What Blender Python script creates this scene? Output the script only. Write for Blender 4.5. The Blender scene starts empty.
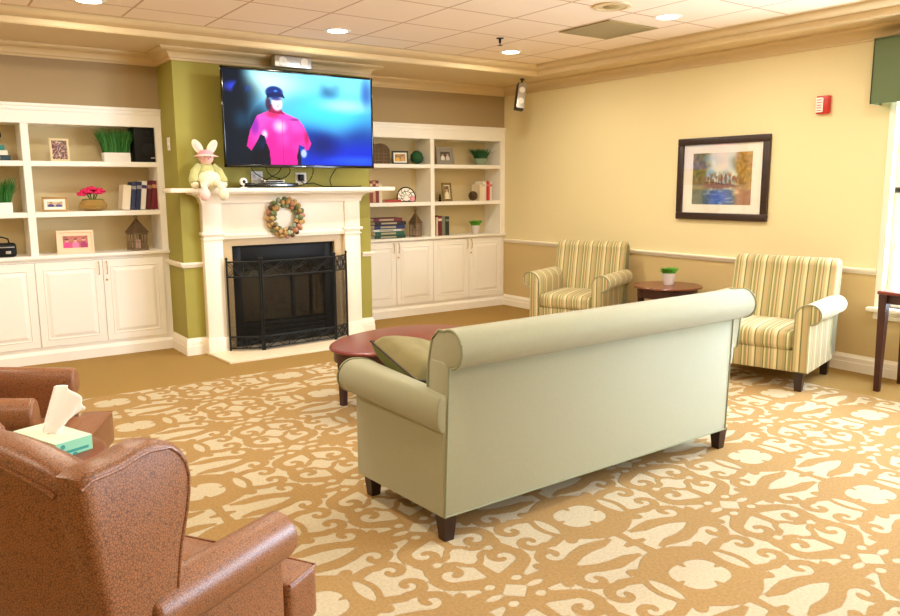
import bpy, bmesh, math, random
import numpy as np
from mathutils import Vector, Matrix, noise
random.seed(7)
PI = math.pi
sc = bpy.context.scene
col = sc.collection
# ------------------------------------------------------------------ camera
F_PX, YAW, PITCH, ROLL, H = 767.0, math.radians(35.281), math.radians(9.084), math.radians(-0.339), 1.6
cy, sy, cp, sp = math.cos(YAW), math.sin(YAW), math.cos(PITCH), math.sin(PITCH)
fw = Vector((sy*cp, cy*cp, -sp)); rt0 = Vector((cy, -sy, 0)); up0 = rt0.cross(fw)
rt = rt0*math.cos(ROLL) + up0*math.sin(ROLL); up = -rt0*math.sin(ROLL) + up0*math.cos(ROLL)
cam = bpy.data.cameras.new('camera'); camo = bpy.data.objects.new('camera', cam); col.objects.link(camo)
camo.matrix_world = Matrix(((rt.x, up.x, -fw.x, 0), (rt.y, up.y, -fw.y, 0), (rt.z, up.z, -fw.z, H), (0, 0, 0, 1)))
cam.sensor_width = 36; cam.lens = F_PX/900*36; cam.clip_start = .05
sc.camera = camo
CAMP = Vector((0, 0, H))
def at(px, py, Y=None, X=None, Z=None):
    d = (px-450)*rt - (py-308)*up + F_PX*fw
    t = Y/d.y if Y is not None else X/d.x if X is not None else (Z-H)/d.z
    return CAMP + d*t
# ------------------------------------------------------------------ materials
def lin(c):
    return tuple((x/12.92 if x <= .04045 else ((x+.055)/1.055)**2.4) for x in [v/255 for v in c]) + (1,)
def mat(name, rgb, rough=.6, metal=0., spec=.5, noise_amt=.0, noise_scale=20., bump=0., bump_scale=200., coat=0., sheen=0.):
    m = bpy.data.materials.new(name); m.use_nodes = True
    n = m.node_tree.nodes; l = m.node_tree.links; p = n['Principled BSDF']
    p.inputs['Base Color'].default_value = lin(rgb); p.inputs['Roughness'].default_value = rough
    p.inputs['Metallic'].default_value = metal; p.inputs['Specular IOR Level'].default_value = spec
    p.inputs['Coat Weight'].default_value = coat; p.inputs['Sheen Weight'].default_value = sheen
    tc = n.new('ShaderNodeTexCoord')
    if noise_amt:
        t = n.new('ShaderNodeTexNoise'); t.inputs['Scale'].default_value = noise_scale; t.inputs['Detail'].default_value = 4
        l.new(tc.outputs['Object'], t.inputs['Vector'])
        mx = n.new('ShaderNodeMix'); mx.data_type = 'RGBA'
        mx.inputs[6].default_value = tuple(v*(1-noise_amt) for v in lin(rgb)[:3])+(1,)
        mx.inputs[7].default_value = tuple(min(1, v*(1+noise_amt)) for v in lin(rgb)[:3])+(1,)
        l.new(t.outputs['Fac'], mx.inputs[0]); l.new(mx.outputs[2], p.inputs['Base Color'])
    if bump:
        t = n.new('ShaderNodeTexNoise'); t.inputs['Scale'].default_value = bump_scale; t.inputs['Detail'].default_value = 2
        l.new(tc.outputs['Object'], t.inputs['Vector'])
        b = n.new('ShaderNodeBump'); b.inputs['Strength'].default_value = bump; b.inputs['Distance'].default_value = .004
        l.new(t.outputs['Fac'], b.inputs['Height']); l.new(b.outputs['Normal'], p.inputs['Normal'])
    return m
def emis(name, rgb, s):
    m = bpy.data.materials.new(name); m.use_nodes = True; n = m.node_tree.nodes; n.clear()
    e = n.new('ShaderNodeEmission'); e.inputs[0].default_value = lin(rgb); e.inputs[1].default_value = s
    o = n.new('ShaderNodeOutputMaterial'); m.node_tree.links.new(e.outputs[0], o.inputs[0]); return m
M = {}
def D(k, *a, **kw): M[k] = mat(k, *a, **kw)
D('wall_cream', (234, 220, 174), .75, bump=.05, bump_scale=300)
D('wall_tan', (206, 182, 130), .75, bump=.05, bump_scale=300)
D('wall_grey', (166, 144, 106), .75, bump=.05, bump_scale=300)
D('green_paint', (158, 150, 66), .7, bump=.05, bump_scale=300)
D('trim', (246, 238, 222), .42)
D('crown', (216, 192, 146), .5)
D('cab', (248, 244, 236), .4)
D('cab_in', (210, 192, 148), .6)
D('tan_carpet', (166, 134, 78), .95, noise_amt=.18, noise_scale=70, bump=.9, bump_scale=420, spec=.1)
def carpet():
    m = mat('carpet_field', (255, 255, 255), .95, spec=.1); n = m.node_tree.nodes; l = m.node_tree.links; p = n['Principled BSDF']
    tc = n.new('ShaderNodeTexCoord'); a = n.new('ShaderNodeAttribute'); a.attribute_name = 'scroll'
    t = n.new('ShaderNodeTexNoise'); t.inputs['Scale'].default_value = 260; t.inputs['Detail'].default_value = 2; l.new(tc.outputs['Object'], t.inputs['Vector'])
    q = n.new('ShaderNodeMath'); q.operation = 'MULTIPLY_ADD'; q.inputs[1].default_value = .010; q.inputs[2].default_value = -.005; l.new(t.outputs['Fac'], q.inputs[0])
    ad = n.new('ShaderNodeMath'); ad.operation = 'ADD'; l.new(a.outputs['Fac'], ad.inputs[0]); l.new(q.outputs[0], ad.inputs[1])
    mr = n.new('ShaderNodeMapRange'); mr.inputs[1].default_value = -.0055; mr.inputs[2].default_value = -.0005; l.new(ad.outputs[0], mr.inputs[0])
    t2 = n.new('ShaderNodeTexNoise'); t2.inputs['Scale'].default_value = 75; t2.inputs['Detail'].default_value = 4; l.new(tc.outputs['Object'], t2.inputs['Vector'])
    def two(c, k):
        x = n.new('ShaderNodeMix'); x.data_type = 'RGBA'; x.inputs[6].default_value = tuple(v*(1-k) for v in lin(c)[:3])+(1,); x.inputs[7].default_value = tuple(min(1, v*(1+k)) for v in lin(c)[:3])+(1,)
        l.new(t2.outputs['Fac'], x.inputs[0]); return x
    A, B = two(TANC, .34), two(CREAMC, .26); mx = n.new('ShaderNodeMix'); mx.data_type = 'RGBA'
    l.new(mr.outputs[0], mx.inputs[0]); l.new(A.outputs[2], mx.inputs[6]); l.new(B.outputs[2], mx.inputs[7]); l.new(mx.outputs[2], p.inputs['Base Color'])
    h = n.new('ShaderNodeMath'); h.operation = 'MULTIPLY_ADD'; h.inputs[1].default_value = -1.2; l.new(mr.outputs[0], h.inputs[0])
    t3 = n.new('ShaderNodeTexNoise'); t3.inputs['Scale'].default_value = 420; l.new(tc.outputs['Object'], t3.inputs['Vector']); l.new(t3.outputs['Fac'], h.inputs[2])
    bu = n.new('ShaderNodeBump'); bu.inputs['Strength'].default_value = .9; bu.inputs['Distance'].default_value = .004; l.new(h.outputs[0], bu.inputs['Height']); l.new(bu.outputs['Normal'], p.inputs['Normal'])
    M['carpet_field'] = m
TANC, CREAMC = (174, 141, 92), (204, 190, 160)
carpet()
D('sofa', (160, 160, 130), .8, noise_amt=.05, noise_scale=60, bump=.35, bump_scale=700, sheen=.25)
D('piping', (146, 150, 120), .8)
D('dark_wood', (48, 28, 20), .35)
D('cherry', (116, 42, 28), .34, noise_amt=.2, noise_scale=7, coat=.15)
D('cherry_dark', (62, 26, 20), .35)
D('walnut', (118, 62, 38), .3, noise_amt=.2, noise_scale=9, coat=.2)
D('black', (12, 12, 13), .5, spec=.25)
D('black_gloss', (8, 8, 10), .12)
D('black_matte', (12, 12, 12), .8)
D('iron', (26, 30, 32), .45, metal=.4)
D('silver', (190, 188, 184), .35, metal=.7)
D('brass', (200, 176, 128), .3, metal=.8)
D('white', (240, 238, 232), .5)
D('tile', (206, 180, 134), .35, noise_amt=.06, noise_scale=6)
D('hearth', (238, 222, 194), .4, noise_amt=.05, noise_scale=5)
D('grass', (50, 116, 40), .6, noise_amt=.35, noise_scale=30)
D('grass_bright', (96, 172, 48), .6, noise_amt=.25, noise_scale=40)
D('fern', (44, 100, 52), .6, noise_amt=.35, noise_scale=40)
D('topiary', (28, 84, 44), .7, noise_amt=.4, noise_scale=60)
D('fuchsia', (226, 36, 104), .6, noise_amt=.2, noise_scale=60)
D('gold', (190, 158, 92), .35, metal=.5)
D('lantern_wood', (128, 108, 84), .7, noise_amt=.3, noise_scale=30)
D('wicker', (92, 70, 44), .8, noise_amt=.4, noise_scale=50)
D('teal', (32, 122, 112), .5)
D('paper', (236, 228, 208), .8)
D('red_alarm', (196, 40, 34), .4)
D('valance', (102, 118, 84), .85, bump=.3, bump_scale=500)
D('bunny', (236, 228, 200), .9, noise_amt=.06, noise_scale=40, bump=.5, bump_scale=300)
D('bunny_shirt', (188, 188, 130), .9, noise_amt=.08, noise_scale=60)
D('pink', (240, 160, 172), .8)
D('pale_pink', (246, 206, 200), .8)
D('mint', (150, 222, 190), .5); D('mint_pale', (204, 232, 206), .5); D('teal_print', (52, 160, 150), .5)
D('tissue', (252, 252, 255), .8, spec=.2)
D('pot_white', (214, 206, 204), .45, noise_amt=.05, noise_scale=60)
D('vent', (168, 146, 96), .6)
D('frame_brown', (54, 36, 30), .35, noise_amt=.5, noise_scale=26)
D('mat_board', (250, 244, 232), .7)
D('log', (84, 62, 42), .9, noise_amt=.4, noise_scale=20)
D('firebox', (30, 26, 22), .9)
def leather():
    m = mat('leather', (168, 104, 68), .36, spec=.5); n = m.node_tree.nodes; l = m.node_tree.links; p = n['Principled BSDF']
    tc = n.new('ShaderNodeTexCoord'); v = n.new('ShaderNodeTexVoronoi'); v.feature = 'DISTANCE_TO_EDGE'; v.inputs['Scale'].default_value = 150
    l.new(tc.outputs['Object'], v.inputs['Vector'])
    r = n.new('ShaderNodeValToRGB'); r.color_ramp.elements[0].position = .0; r.color_ramp.elements[1].position = .16
    r.color_ramp.elements[0].color = lin((92, 56, 34)); r.color_ramp.elements[1].color = lin((158, 104, 66))
    l.new(v.outputs['Distance'], r.inputs[0]); l.new(r.outputs[0], p.inputs['Base Color'])
    b = n.new('ShaderNodeBump'); b.inputs['Strength'].default_value = .5; b.inputs['Distance'].default_value = .0015
    l.new(r.outputs[0], b.inputs['Height']); l.new(b.outputs['Normal'], p.inputs['Normal'])
    M['leather'] = m
leather()
def stripes(name, axis, period=.162, off=0.):
    m = mat(name, (220, 210, 160), .85, sheen=.2); n = m.node_tree.nodes; l = m.node_tree.links; p = n['Principled BSDF']
    tc = n.new('ShaderNodeTexCoord'); s = n.new('ShaderNodeSeparateXYZ'); l.new(tc.outputs['Object'], s.inputs[0])
    a = n.new('ShaderNodeMath'); a.operation = 'MULTIPLY_ADD'; a.inputs[1].default_value = 1/period; a.inputs[2].default_value = 50+off
    f = n.new('ShaderNodeMath'); f.operation = 'FRACT'; l.new(s.outputs[axis], a.inputs[0]); l.new(a.outputs[0], f.inputs[0])
    r = n.new('ShaderNodeValToRGB'); r.color_ramp.interpolation = 'CONSTANT'; cr = r.color_ramp.elements
    stops = [(0, (220, 206, 162)), (.12, (122, 116, 74)), (.18, (184, 172, 122)), (.30, (196, 160, 120)), (.38, (166, 158, 106)),
             (.50, (118, 112, 70)), (.54, (208, 196, 152)), (.62, (150, 148, 92)), (.74, (210, 178, 142)), (.82, (134, 128, 80)), (.87, (192, 180, 130))]
    cr[0].position = 0; cr[0].color = lin(stops[0][1]); cr[1].position = stops[1][0]; cr[1].color = lin(stops[1][1])
    for q, c in stops[2:]:
        e = cr.new(q); e.color = lin(c)
    l.new(f.outputs[0], r.inputs[0]); l.new(r.outputs[0], p.inputs['Base Color']); M[name] = m
stripes('stripe_y', 1); stripes('stripe_x', 0, off=.3)
def attr_mat(name, emit=0., rough=.5):
    m = mat(name, (255, 255, 255), rough); n = m.node_tree.nodes; l = m.node_tree.links; p = n['Principled BSDF']
    a = n.new('ShaderNodeAttribute'); a.attribute_name = 'Col'
    if emit:
        l.new(a.outputs['Color'], p.inputs['Emission Color']); p.inputs['Emission Strength'].default_value = emit
        p.inputs['Base Color'].default_value = (.01, .01, .01, 1)
    else: l.new(a.outputs['Color'], p.inputs['Base Color'])
    return m
M['picture'] = attr_mat('picture'); M['screen'] = attr_mat('screen', 1.15, .6); M['screen'].node_tree.nodes['Principled BSDF'].inputs['Specular IOR Level'].default_value = .05
def tiles_mat():
    m = mat('ceiling_tile', (246, 226, 200), .85, bump=.25, bump_scale=160); n = m.node_tree.nodes; l = m.node_tree.links; p = n['Principled BSDF']
    tc = n.new('ShaderNodeTexCoord'); s = n.new('ShaderNodeSeparateXYZ'); l.new(tc.outputs['Object'], s.inputs[0]); outs = []
    for ax, off in ((0, TX0), (1, TY0)):
        a = n.new('ShaderNodeMath'); a.operation = 'MULTIPLY_ADD'; a.inputs[1].default_value = 1/TP; a.inputs[2].default_value = 40-off/TP+.5
        l.new(s.outputs[ax], a.inputs[0]); f = n.new('ShaderNodeMath'); f.operation = 'FRACT'; l.new(a.outputs[0], f.inputs[0])
        c = n.new('ShaderNodeMath'); c.operation = 'SUBTRACT'; c.inputs[1].default_value = .5; l.new(f.outputs[0], c.inputs[0])
        b = n.new('ShaderNodeMath'); b.operation = 'ABSOLUTE'; l.new(c.outputs[0], b.inputs[0]); outs.append(b)
    mn = n.new('ShaderNodeMath'); mn.operation = 'MINIMUM'; l.new(outs[0].outputs[0], mn.inputs[0]); l.new(outs[1].outputs[0], mn.inputs[1])
    r = n.new('ShaderNodeValToRGB'); r.color_ramp.elements[0].position = .010; r.color_ramp.elements[1].position = .016
    r.color_ramp.elements[0].color = lin((196, 160, 122)); r.color_ramp.elements[1].color = lin((246, 226, 200))
    l.new(mn.outputs[0], r.inputs[0]); l.new(r.outputs[0], p.inputs['Base Color']); M['ceiling_tile'] = m
TP, TX0, TY0 = .655, 2.87, 6.29
tiles_mat()
def glass_mat(name, tint=(255, 255, 255), gl=.08):
    m = bpy.data.materials.new(name); m.use_nodes = True; n = m.node_tree.nodes; n.clear(); l = m.node_tree.links
    t = n.new('ShaderNodeBsdfTransparent'); t.inputs[0].default_value = lin(tint); g = n.new('ShaderNodeBsdfGlossy'); g.inputs['Roughness'].default_value = .04
    x = n.new('ShaderNodeMixShader'); x.inputs[0].default_value = gl; o = n.new('ShaderNodeOutputMaterial')
    l.new(t.outputs[0], x.inputs[1]); l.new(g.outputs[0], x.inputs[2]); l.new(x.outputs[0], o.inputs[0]); M[name] = m
glass_mat('glass'); glass_mat('vase_glass', (214, 220, 206), .15); glass_mat('smoked', (150, 140, 110), .10)
def mesh_mat():
    m = bpy.data.materials.new('wire_mesh'); m.use_nodes = True; n = m.node_tree.nodes; n.clear(); l = m.node_tree.links
    t = n.new('ShaderNodeBsdfTransparent'); g = n.new('ShaderNodeBsdfDiffuse'); g.inputs[0].default_value = lin((40, 38, 34))
    tc = n.new('ShaderNodeTexCoord'); s = n.new('ShaderNodeSeparateXYZ'); l.new(tc.outputs['Object'], s.inputs[0]); o_ = []
    for ax in (0, 2):
        a = n.new('ShaderNodeMath'); a.operation = 'MULTIPLY'; a.inputs[1].default_value = 280; l.new(s.outputs[ax], a.inputs[0])
        f = n.new('ShaderNodeMath'); f.operation = 'FRACT'; l.new(a.outputs[0], f.inputs[0])
        c = n.new('ShaderNodeMath'); c.operation = 'LESS_THAN'; c.inputs[1].default_value = .2; l.new(f.outputs[0], c.inputs[0]); o_.append(c)
    mx = n.new('ShaderNodeMath'); mx.operation = 'MAXIMUM'; l.new(o_[0].outputs[0], mx.inputs[0]); l.new(o_[1].outputs[0], mx.inputs[1])
    x = n.new('ShaderNodeMixShader'); o = n.new('ShaderNodeOutputMaterial'); l.new(mx.outputs[0], x.inputs[0])
    l.new(t.outputs[0], x.inputs[1]); l.new(g.outputs[0], x.inputs[2]); l.new(x.outputs[0], o.inputs[0]); M['wire_mesh'] = m
mesh_mat()
M['lamp'] = emis('lamp', (255, 244, 222), 14)
# ------------------------------------------------------------------ geometry helpers
def nb(): return bmesh.new()
def box(bm, x0, x1, y0, y1, z0, z1, bev=0., seg=2, mi=0):
    r = bmesh.ops.create_cube(bm, size=1); vs = r['verts']
    for v in vs: v.co = Vector(((x0+x1)/2+v.co.x*(x1-x0), (y0+y1)/2+v.co.y*(y1-y0), (z0+z1)/2+v.co.z*(z1-z0)))
    fs = set(f for v in vs for f in v.link_faces)
    for f in fs: f.material_index = mi
    if bev:
        es = list(set(e for v in vs for e in v.link_edges))
        bmesh.ops.bevel(bm, geom=es, offset=bev, segments=seg, affect='EDGES', profile=.5)
def rbox(bm, x0, x1, y0, y1, z0, z1, r=.05, n=10, puff=0., pfront=0.):
    """soft upholstered block"""
    m = bmesh.new(); bmesh.ops.create_cube(m, size=2)
    bmesh.ops.subdivide_edges(m, edges=m.edges[:], cuts=n, use_grid_fill=True)
    c = Vector(((x0+x1)/2, (y0+y1)/2, (z0+z1)/2)); h = Vector(((x1-x0)/2, (y1-y0)/2, (z1-z0)/2))
    mp = {}
    for v in m.verts:
        q = Vector(v.co); p = Vector()
        for i in range(3):
            inner = max(h[i]-r, 0)
            # spend outermost 2 cells on the rounding
            t = abs(q[i]); s = 1 if q[i] >= 0 else -1; k = .62
            p[i] = s*(t/k*inner if t < k else inner + (t-k)/(1-k)*min(r, h[i]))
        inn = Vector([max(-max(h[i]-r, 0), min(max(h[i]-r, 0), p[i])) for i in range(3)])
        d = p-inn
        if d.length > 1e-9:
            mx = max(abs(a) for a in d)
            p = inn + d.normalized()*mx
        u = [p[i]/h[i] for i in range(3)]
        if puff and u[2] > 0: p.z += puff*max(0, 1-u[0]**2)*max(0, 1-u[1]**2)
        if pfront and u[0] > 0: p.x += pfront*max(0, 1-u[2]**2)*max(0, 1-u[1]**2)
        mp[v] = bm.verts.new(c+p)
    for f in m.faces: bm.faces.new([mp[v] for v in f.verts])
    m.free()
def prism(bm, pts, axis, a, b, bev=0., seg=2, mi=0, fn=None):
    """pts 2D outline; axis x: pts=(y,z); y: (x,z); z: (x,y)"""
    def P(p, t): return {'x': Vector((t, p[0], p[1])), 'y': Vector((p[0], t, p[1])), 'z': Vector((p[0], p[1], t))}[axis]
    A = [bm.verts.new(P(p, a)) for p in pts]; B = [bm.verts.new(P(p, b)) for p in pts]; n = len(pts)
    fs = [bm.faces.new(A), bm.faces.new(B[::-1])] + [bm.faces.new([A[i], B[i], B[(i+1) % n], A[(i+1) % n]]) for i in range(n)]
    for f in fs: f.material_index = mi
    bmesh.ops.recalc_face_normals(bm, faces=fs)
    if bev:
        es = list(set(e for f in fs[:2] for e in f.edges))
        r = bmesh.ops.bevel(bm, geom=es, offset=bev, segments=seg, affect='EDGES', profile=.5)
    if fn:
        for v in bm.verts: v.co = fn(v.co)
def lathe(bm, prof, c=(0, 0, 0), seg=24, sx=1., sy=1., axis='z', mi=0, cap=True):
    if prof[0] == prof[-1]: cap = False
    rings = []; c = Vector(c)
    def T(x, y, z):
        return c+(Vector((x, y, z)) if axis == 'z' else Vector((x, z, y)) if axis == 'y' else Vector((z, x, y)))
    for r, z in prof:
        if r < 1e-6: rings.append([bm.verts.new(T(0, 0, z))])
        else: rings.append([bm.verts.new(T(sx*r*math.cos(2*PI*i/seg), sy*r*math.sin(2*PI*i/seg), z)) for i in range(seg)])
    fs = []
    for A, B in zip(rings, rings[1:]):
        for i in range(seg):
            j = (i+1) % seg
            if len(A) == 1 and len(B) == 1: continue
            if len(A) == 1: fs.append(bm.faces.new([A[0], B[j], B[i]]))
            elif len(B) == 1: fs.append(bm.faces.new([A[i], A[j], B[0]]))
            else: fs.append(bm.faces.new([A[i], A[j], B[j], B[i]]))
    if cap and len(rings[0]) > 1: fs.append(bm.faces.new(rings[0][::-1]))
    if cap and len(rings[-1]) > 1: fs.append(bm.faces.new(rings[-1]))
    for f in fs: f.material_index = mi
    bmesh.ops.recalc_face_normals(bm, faces=fs)
def ball(bm, c, r, rx=1, ry=1, rz=1, rot=None, seg=14):
    m = bmesh.ops.create_uvsphere(bm, u_segments=seg, v_segments=max(8, seg*2//3), radius=r)
    for v in m['verts']:
        q = Vector((v.co.x*rx, v.co.y*ry, v.co.z*rz))
        if rot: q = rot @ q
        v.co = q+Vector(c)
def tube(bm, pts, r, seg=8, closed=False, r2=None):
    pts = [Vector(p) for p in pts]; n = len(pts); rings = []
    for i, p in enumerate(pts):
        if closed: t = pts[(i+1) % n]-pts[i-1]
        else: t = pts[min(i+1, n-1)]-pts[max(i-1, 0)]
        t.normalize(); a = Vector((0, 0, 1)) if abs(t.z) < .9 else Vector((1, 0, 0))
        u = t.cross(a).normalized(); w = t.cross(u); rr = r if r2 is None else r+(r2-r)*i/(n-1)
        rings.append([bm.verts.new(p+u*rr*math.cos(2*PI*k/seg)+w*rr*math.sin(2*PI*k/seg)) for k in range(seg)])
    fs = []
    for i in range(n if closed else n-1):
        A, B = rings[i], rings[(i+1) % n]
        for k in range(seg): fs.append(bm.faces.new([A[k], A[(k+1) % seg], B[(k+1) % seg], B[k]]))
    if not closed: fs += [bm.faces.new(rings[0][::-1]), bm.faces.new(rings[-1])]
    bmesh.ops.recalc_face_normals(bm, faces=fs)
def arc(cx, cz, r, a0, a1, n=10, rz=None):
    rz = rz or r
    return [(cx+r*math.cos(math.radians(a0+(a1-a0)*i/n)), cz+rz*math.sin(math.radians(a0+(a1-a0)*i/n))) for i in range(n+1)]
def obj(name, bm, m, parent=None, smooth=35):
    me = bpy.data.meshes.new(name); bm.to_mesh(me); bm.free()
    for k in (m if isinstance(m, (list, tuple)) else [m]): me.materials.append(M[k] if isinstance(k, str) else k)
    if smooth:
        me.shade_smooth(); me.set_sharp_from_angle(angle=math.radians(smooth))
    o = bpy.data.objects.new(name, me); col.objects.link(o)
    if parent: o.parent = parent
    return o
def struct(name, bm, m, parent=None, smooth=35):
    o = obj(name, bm, m, parent, smooth)
    if not parent: o['kind'] = 'structure'
    return o
def tag(o, label, cat, group=None):
    o['label'] = label; o['category'] = cat
    if group: o['group'] = group
    return o
def thing(name, label, cat, loc=(0, 0, 0), rz=0, group=None):
    o = bpy.data.objects.new(name, None); col.objects.link(o); o.empty_display_size = .1
    o.location = loc; o.rotation_euler = (0, 0, rz)
    return tag(o, label, cat, group)
def copy_tree(o, parent=None):
    c = o.copy(); col.objects.link(c)
    if parent: c.parent = parent
    for ch in list(o.children): copy_tree(ch, c)
    return c
def grid_picture(name, w, h, nx, ny, fn, m, parent, loc, axis='y', flip=1):
    """flat picture w*h; colours from fn(u,v) (sRGB 0-255, v up). axis y: faces -y ; axis x: faces -x"""
    bm = nb(); vs = []; cl = []
    for j in range(ny+1):
        for i in range(nx+1):
            u, v = i/nx, j/ny
            if axis == 'y': p = Vector((loc[0]+(u-.5)*w, loc[1], loc[2]+(v-.5)*h))
            else: p = Vector((loc[0], loc[1]-(u-.5)*w, loc[2]+(v-.5)*h))
            vs.append(bm.verts.new(p)); cl.append(fn(u, v))
    for j in range(ny):
        for i in range(nx):
            a = j*(nx+1)+i; bm.faces.new([vs[a], vs[a+1], vs[a+nx+2], vs[a+nx+1]])
    o = obj(name, bm, m, parent, smooth=0)
    at_ = o.data.color_attributes.new('Col', 'FLOAT_COLOR', 'POINT')
    for i, c in enumerate(cl): at_.data[i].color = lin([max(0, min(255, q)) for q in c])
    return o
def mixc(a, b, t):
    t = max(0, min(1, t)); return tuple(x+(y-x)*t for x, y in zip(a, b))
def sst(e0, e1, x):
    t = max(0, min(1, (x-e0)/(e1-e0))); return t*t*(3-2*t)
def blob(u, v, cu, cv, ru, rv, soft=.5):
    d = math.sqrt(((u-cu)/ru)**2+((v-cv)/rv)**2); return 1-sst(1-soft, 1+soft*.3, d)
def nz(u, v, s, o=0): return noise.noise(Vector((u*s, v*s, o)))
# ------------------------------------------------------------------ room shell
XR, XL, YN, YB = 6.55, -2.6, -2.6, 8.36
YFL, YFR = 7.80, 7.98          # faces of the two built-ins
CHX0, CHX1, CHY = 2.115, 4.133, 7.33
ZS, ZT = 2.84, 2.93            # soffit, tile ceiling
TRX0, TRX1, TRY0, TRY1 = -1.9, 6.05, -1.9, 6.80
# floor: carpet border, field and carved scrolls in one mesh
DU, DV = 1.41/94, .70/47; I0, I1, J0, J1 = -237, 220, -190, 298
FX0, FX1, FY0, FY1 = 2.56+I0*DU, 2.56+I1*DU, 1.83+J0*DV, 1.83+J1*DV
bm = nb()
def quad(x0, x1, y0, y1, z, mi):
    f = bm.faces.new([bm.verts.new(p) for p in ((x0, y0, z), (x1, y0, z), (x1, y1, z), (x0, y1, z))]); f.material_index = mi
quad(XL-.2, XR+.2, FY1, YB+.2, 0, 0); quad(XL-.2, XR+.2, YN-.2, FY0, 0, 0); quad(XL-.2, FX0, FY0, FY1, 0, 0); quad(FX1, XR+.2, FY0, FY1, 0, 0)
PU, PV = 1.41, .70
def carpet_sdf(nu, nv):
    U, V = np.meshgrid(np.arange(nu)/nu*PU, np.arange(nv)/nv*PV)
    # fold into the quadrant (0..PU/2, 0..PV/2)
    u = np.minimum(U, PU-U); v = np.minimum(V, PV-V)
    sd = np.full(u.shape, 9.)
    def stroke(P):
        nonlocal sd
        for (x0, y0, r0), (x1, y1, r1) in zip(P, P[1:]):
            for mu in (0, 1):
                for mv in (-1, 0, 1):
                    X0, X1 = (x0, x1) if not mu else (PU-x0, PU-x1)
                    if mv == -1: Y0, Y1 = -y0, -y1
                    elif mv == 0: Y0, Y1 = y0, y1
                    else: Y0, Y1 = PV-y0, PV-y1
                    dx, dy = X1-X0, Y1-Y0; L = dx*dx+dy*dy+1e-12
                    t = np.clip(((u-X0)*dx+(v-Y0)*dy)/L, 0, 1)
                    sd = np.minimum(sd, np.hypot(u-X0-t*dx, v-Y0-t*dy)-(r0+(r1-r0)*t))
    def hole(cx, cy, a, b, p=1.):
        nonlocal sd
        q = (np.abs(u-cx)/a)**p+(np.abs(v-cy)/b)**p
        sd = np.maximum(sd, (1-q)*min(a, b)*.7)
    def spiral(cx, cy, r0, r1, a0, a1, w0, w1, n=22):
        return [(cx+(r0+(r1-r0)*i/n)*math.cos(math.radians(a0+(a1-a0)*i/n)), cy+(r0+(r1-r0)*i/n)*math.sin(math.radians(a0+(a1-a0)*i/n)), w0+(w1-w0)*i/n) for i in range(n+1)]
    # ring medallion
    stroke([(.200*math.cos(a*math.pi/24), .178*math.sin(a*math.pi/24), .070+.006*math.cos(4*a*math.pi/24)) for a in range(13)])
    stroke([(0, .14, .03), (.0, .080, .012)]); stroke([(.15, .0, .02), (.105, .0, .010)])
    stroke([(.17, .12, .05), (.22, .17, .03)])
    # band leaving the ring over the top, ending in a scroll
    stroke([(.07, .262, .014), (.14, .268, .034), (.22, .262, .040), (.30, .28, .036), (.37, .315, .034)])
    stroke(spiral(.385, .222, .088, .016, 110, -210, .036, .017))
    # scroll growing from the side of the ring
    stroke([(.215, .10, .03), (.27, .125, .030), (.315, .14, .030)])
    stroke(spiral(.378, .070, .072, .014, 120, -190, .030, .017))
    # stem to the star between the scrolls
    stroke([(.37, .315, .03), (.46, .325, .045), (.56, .325, .040), (.62, .33, .05)])
    stroke([(.46, .30, .03), (.50, .26, .028)])
    # large scroll curling round the cream diamond
    stroke([(.66, .25, .045), (.60, .225, .042), (.53, .19, .036)])
    stroke(spiral(.572, .104, .094, .014, 130, 440, .036, .018)); stroke([(.50, .05, .03), (.52, .0, .03)]); stroke([(.60, .02, .022), (.64, .035, .020), (.665, .075, .016), (.705, .10, .022)]); stroke([(.705, .215, .03), (.705, .12, .026)])
    # blossom
    stroke([(.705, .35, .135), (.705, .35, .135)]); stroke([(.705, .35, .08), (.705, .215, .036)]); stroke([(.705, .35, .08), (.56, .35, .040)])
    stroke([(.62, .26, .035), (.62, .26, .035)])
    stroke([(0, .35, .030), (.06, .35, .014)]); stroke([(.0, .35, .02), (0, .25, .03)])
    hole(.705, .35, .062, .055, 1.); hole(.635, .275, .024, .020, 1.5); hole(.60, .345, .034, .012, 1.5)
    hole(.213, .0, .026, .085, 1.6)
    return sd
bm.normal_update()
for f in bm.faces:
    if f.normal.z < 0: f.normal_flip()
box(bm, XL-.2, XR+.2, YN-.2, YB+.2, -.2, -.01)
NX, NY = I1-I0+1, J1-J0+1
rows = [[bm.verts.new((2.56+i*DU, 1.83+j*DV, 0)) for i in range(I0, I1+1)] for j in range(J0, J1+1)]
for A, B in zip(rows, rows[1:]):
    for i in range(NX-1):
        f = bm.faces.new((A[i], A[i+1], B[i+1], B[i])); f.material_index = 1
nbase = len(bm.verts)-NX*NY
flo = struct('floor', bm, ['tan_carpet', 'carpet_field'], smooth=0)
sdt = carpet_sdf(94, 47)
at_ = flo.data.attributes.new('scroll', 'FLOAT', 'POINT')
JJ, II = np.meshgrid(np.arange(J0, J1+1), np.arange(I0, I1+1), indexing='ij')
vals = np.concatenate([np.full(nbase, -.02), sdt[JJ % 47, II % 94].ravel()]).astype(np.float32)
at_.data.foreach_set('value', vals)
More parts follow.
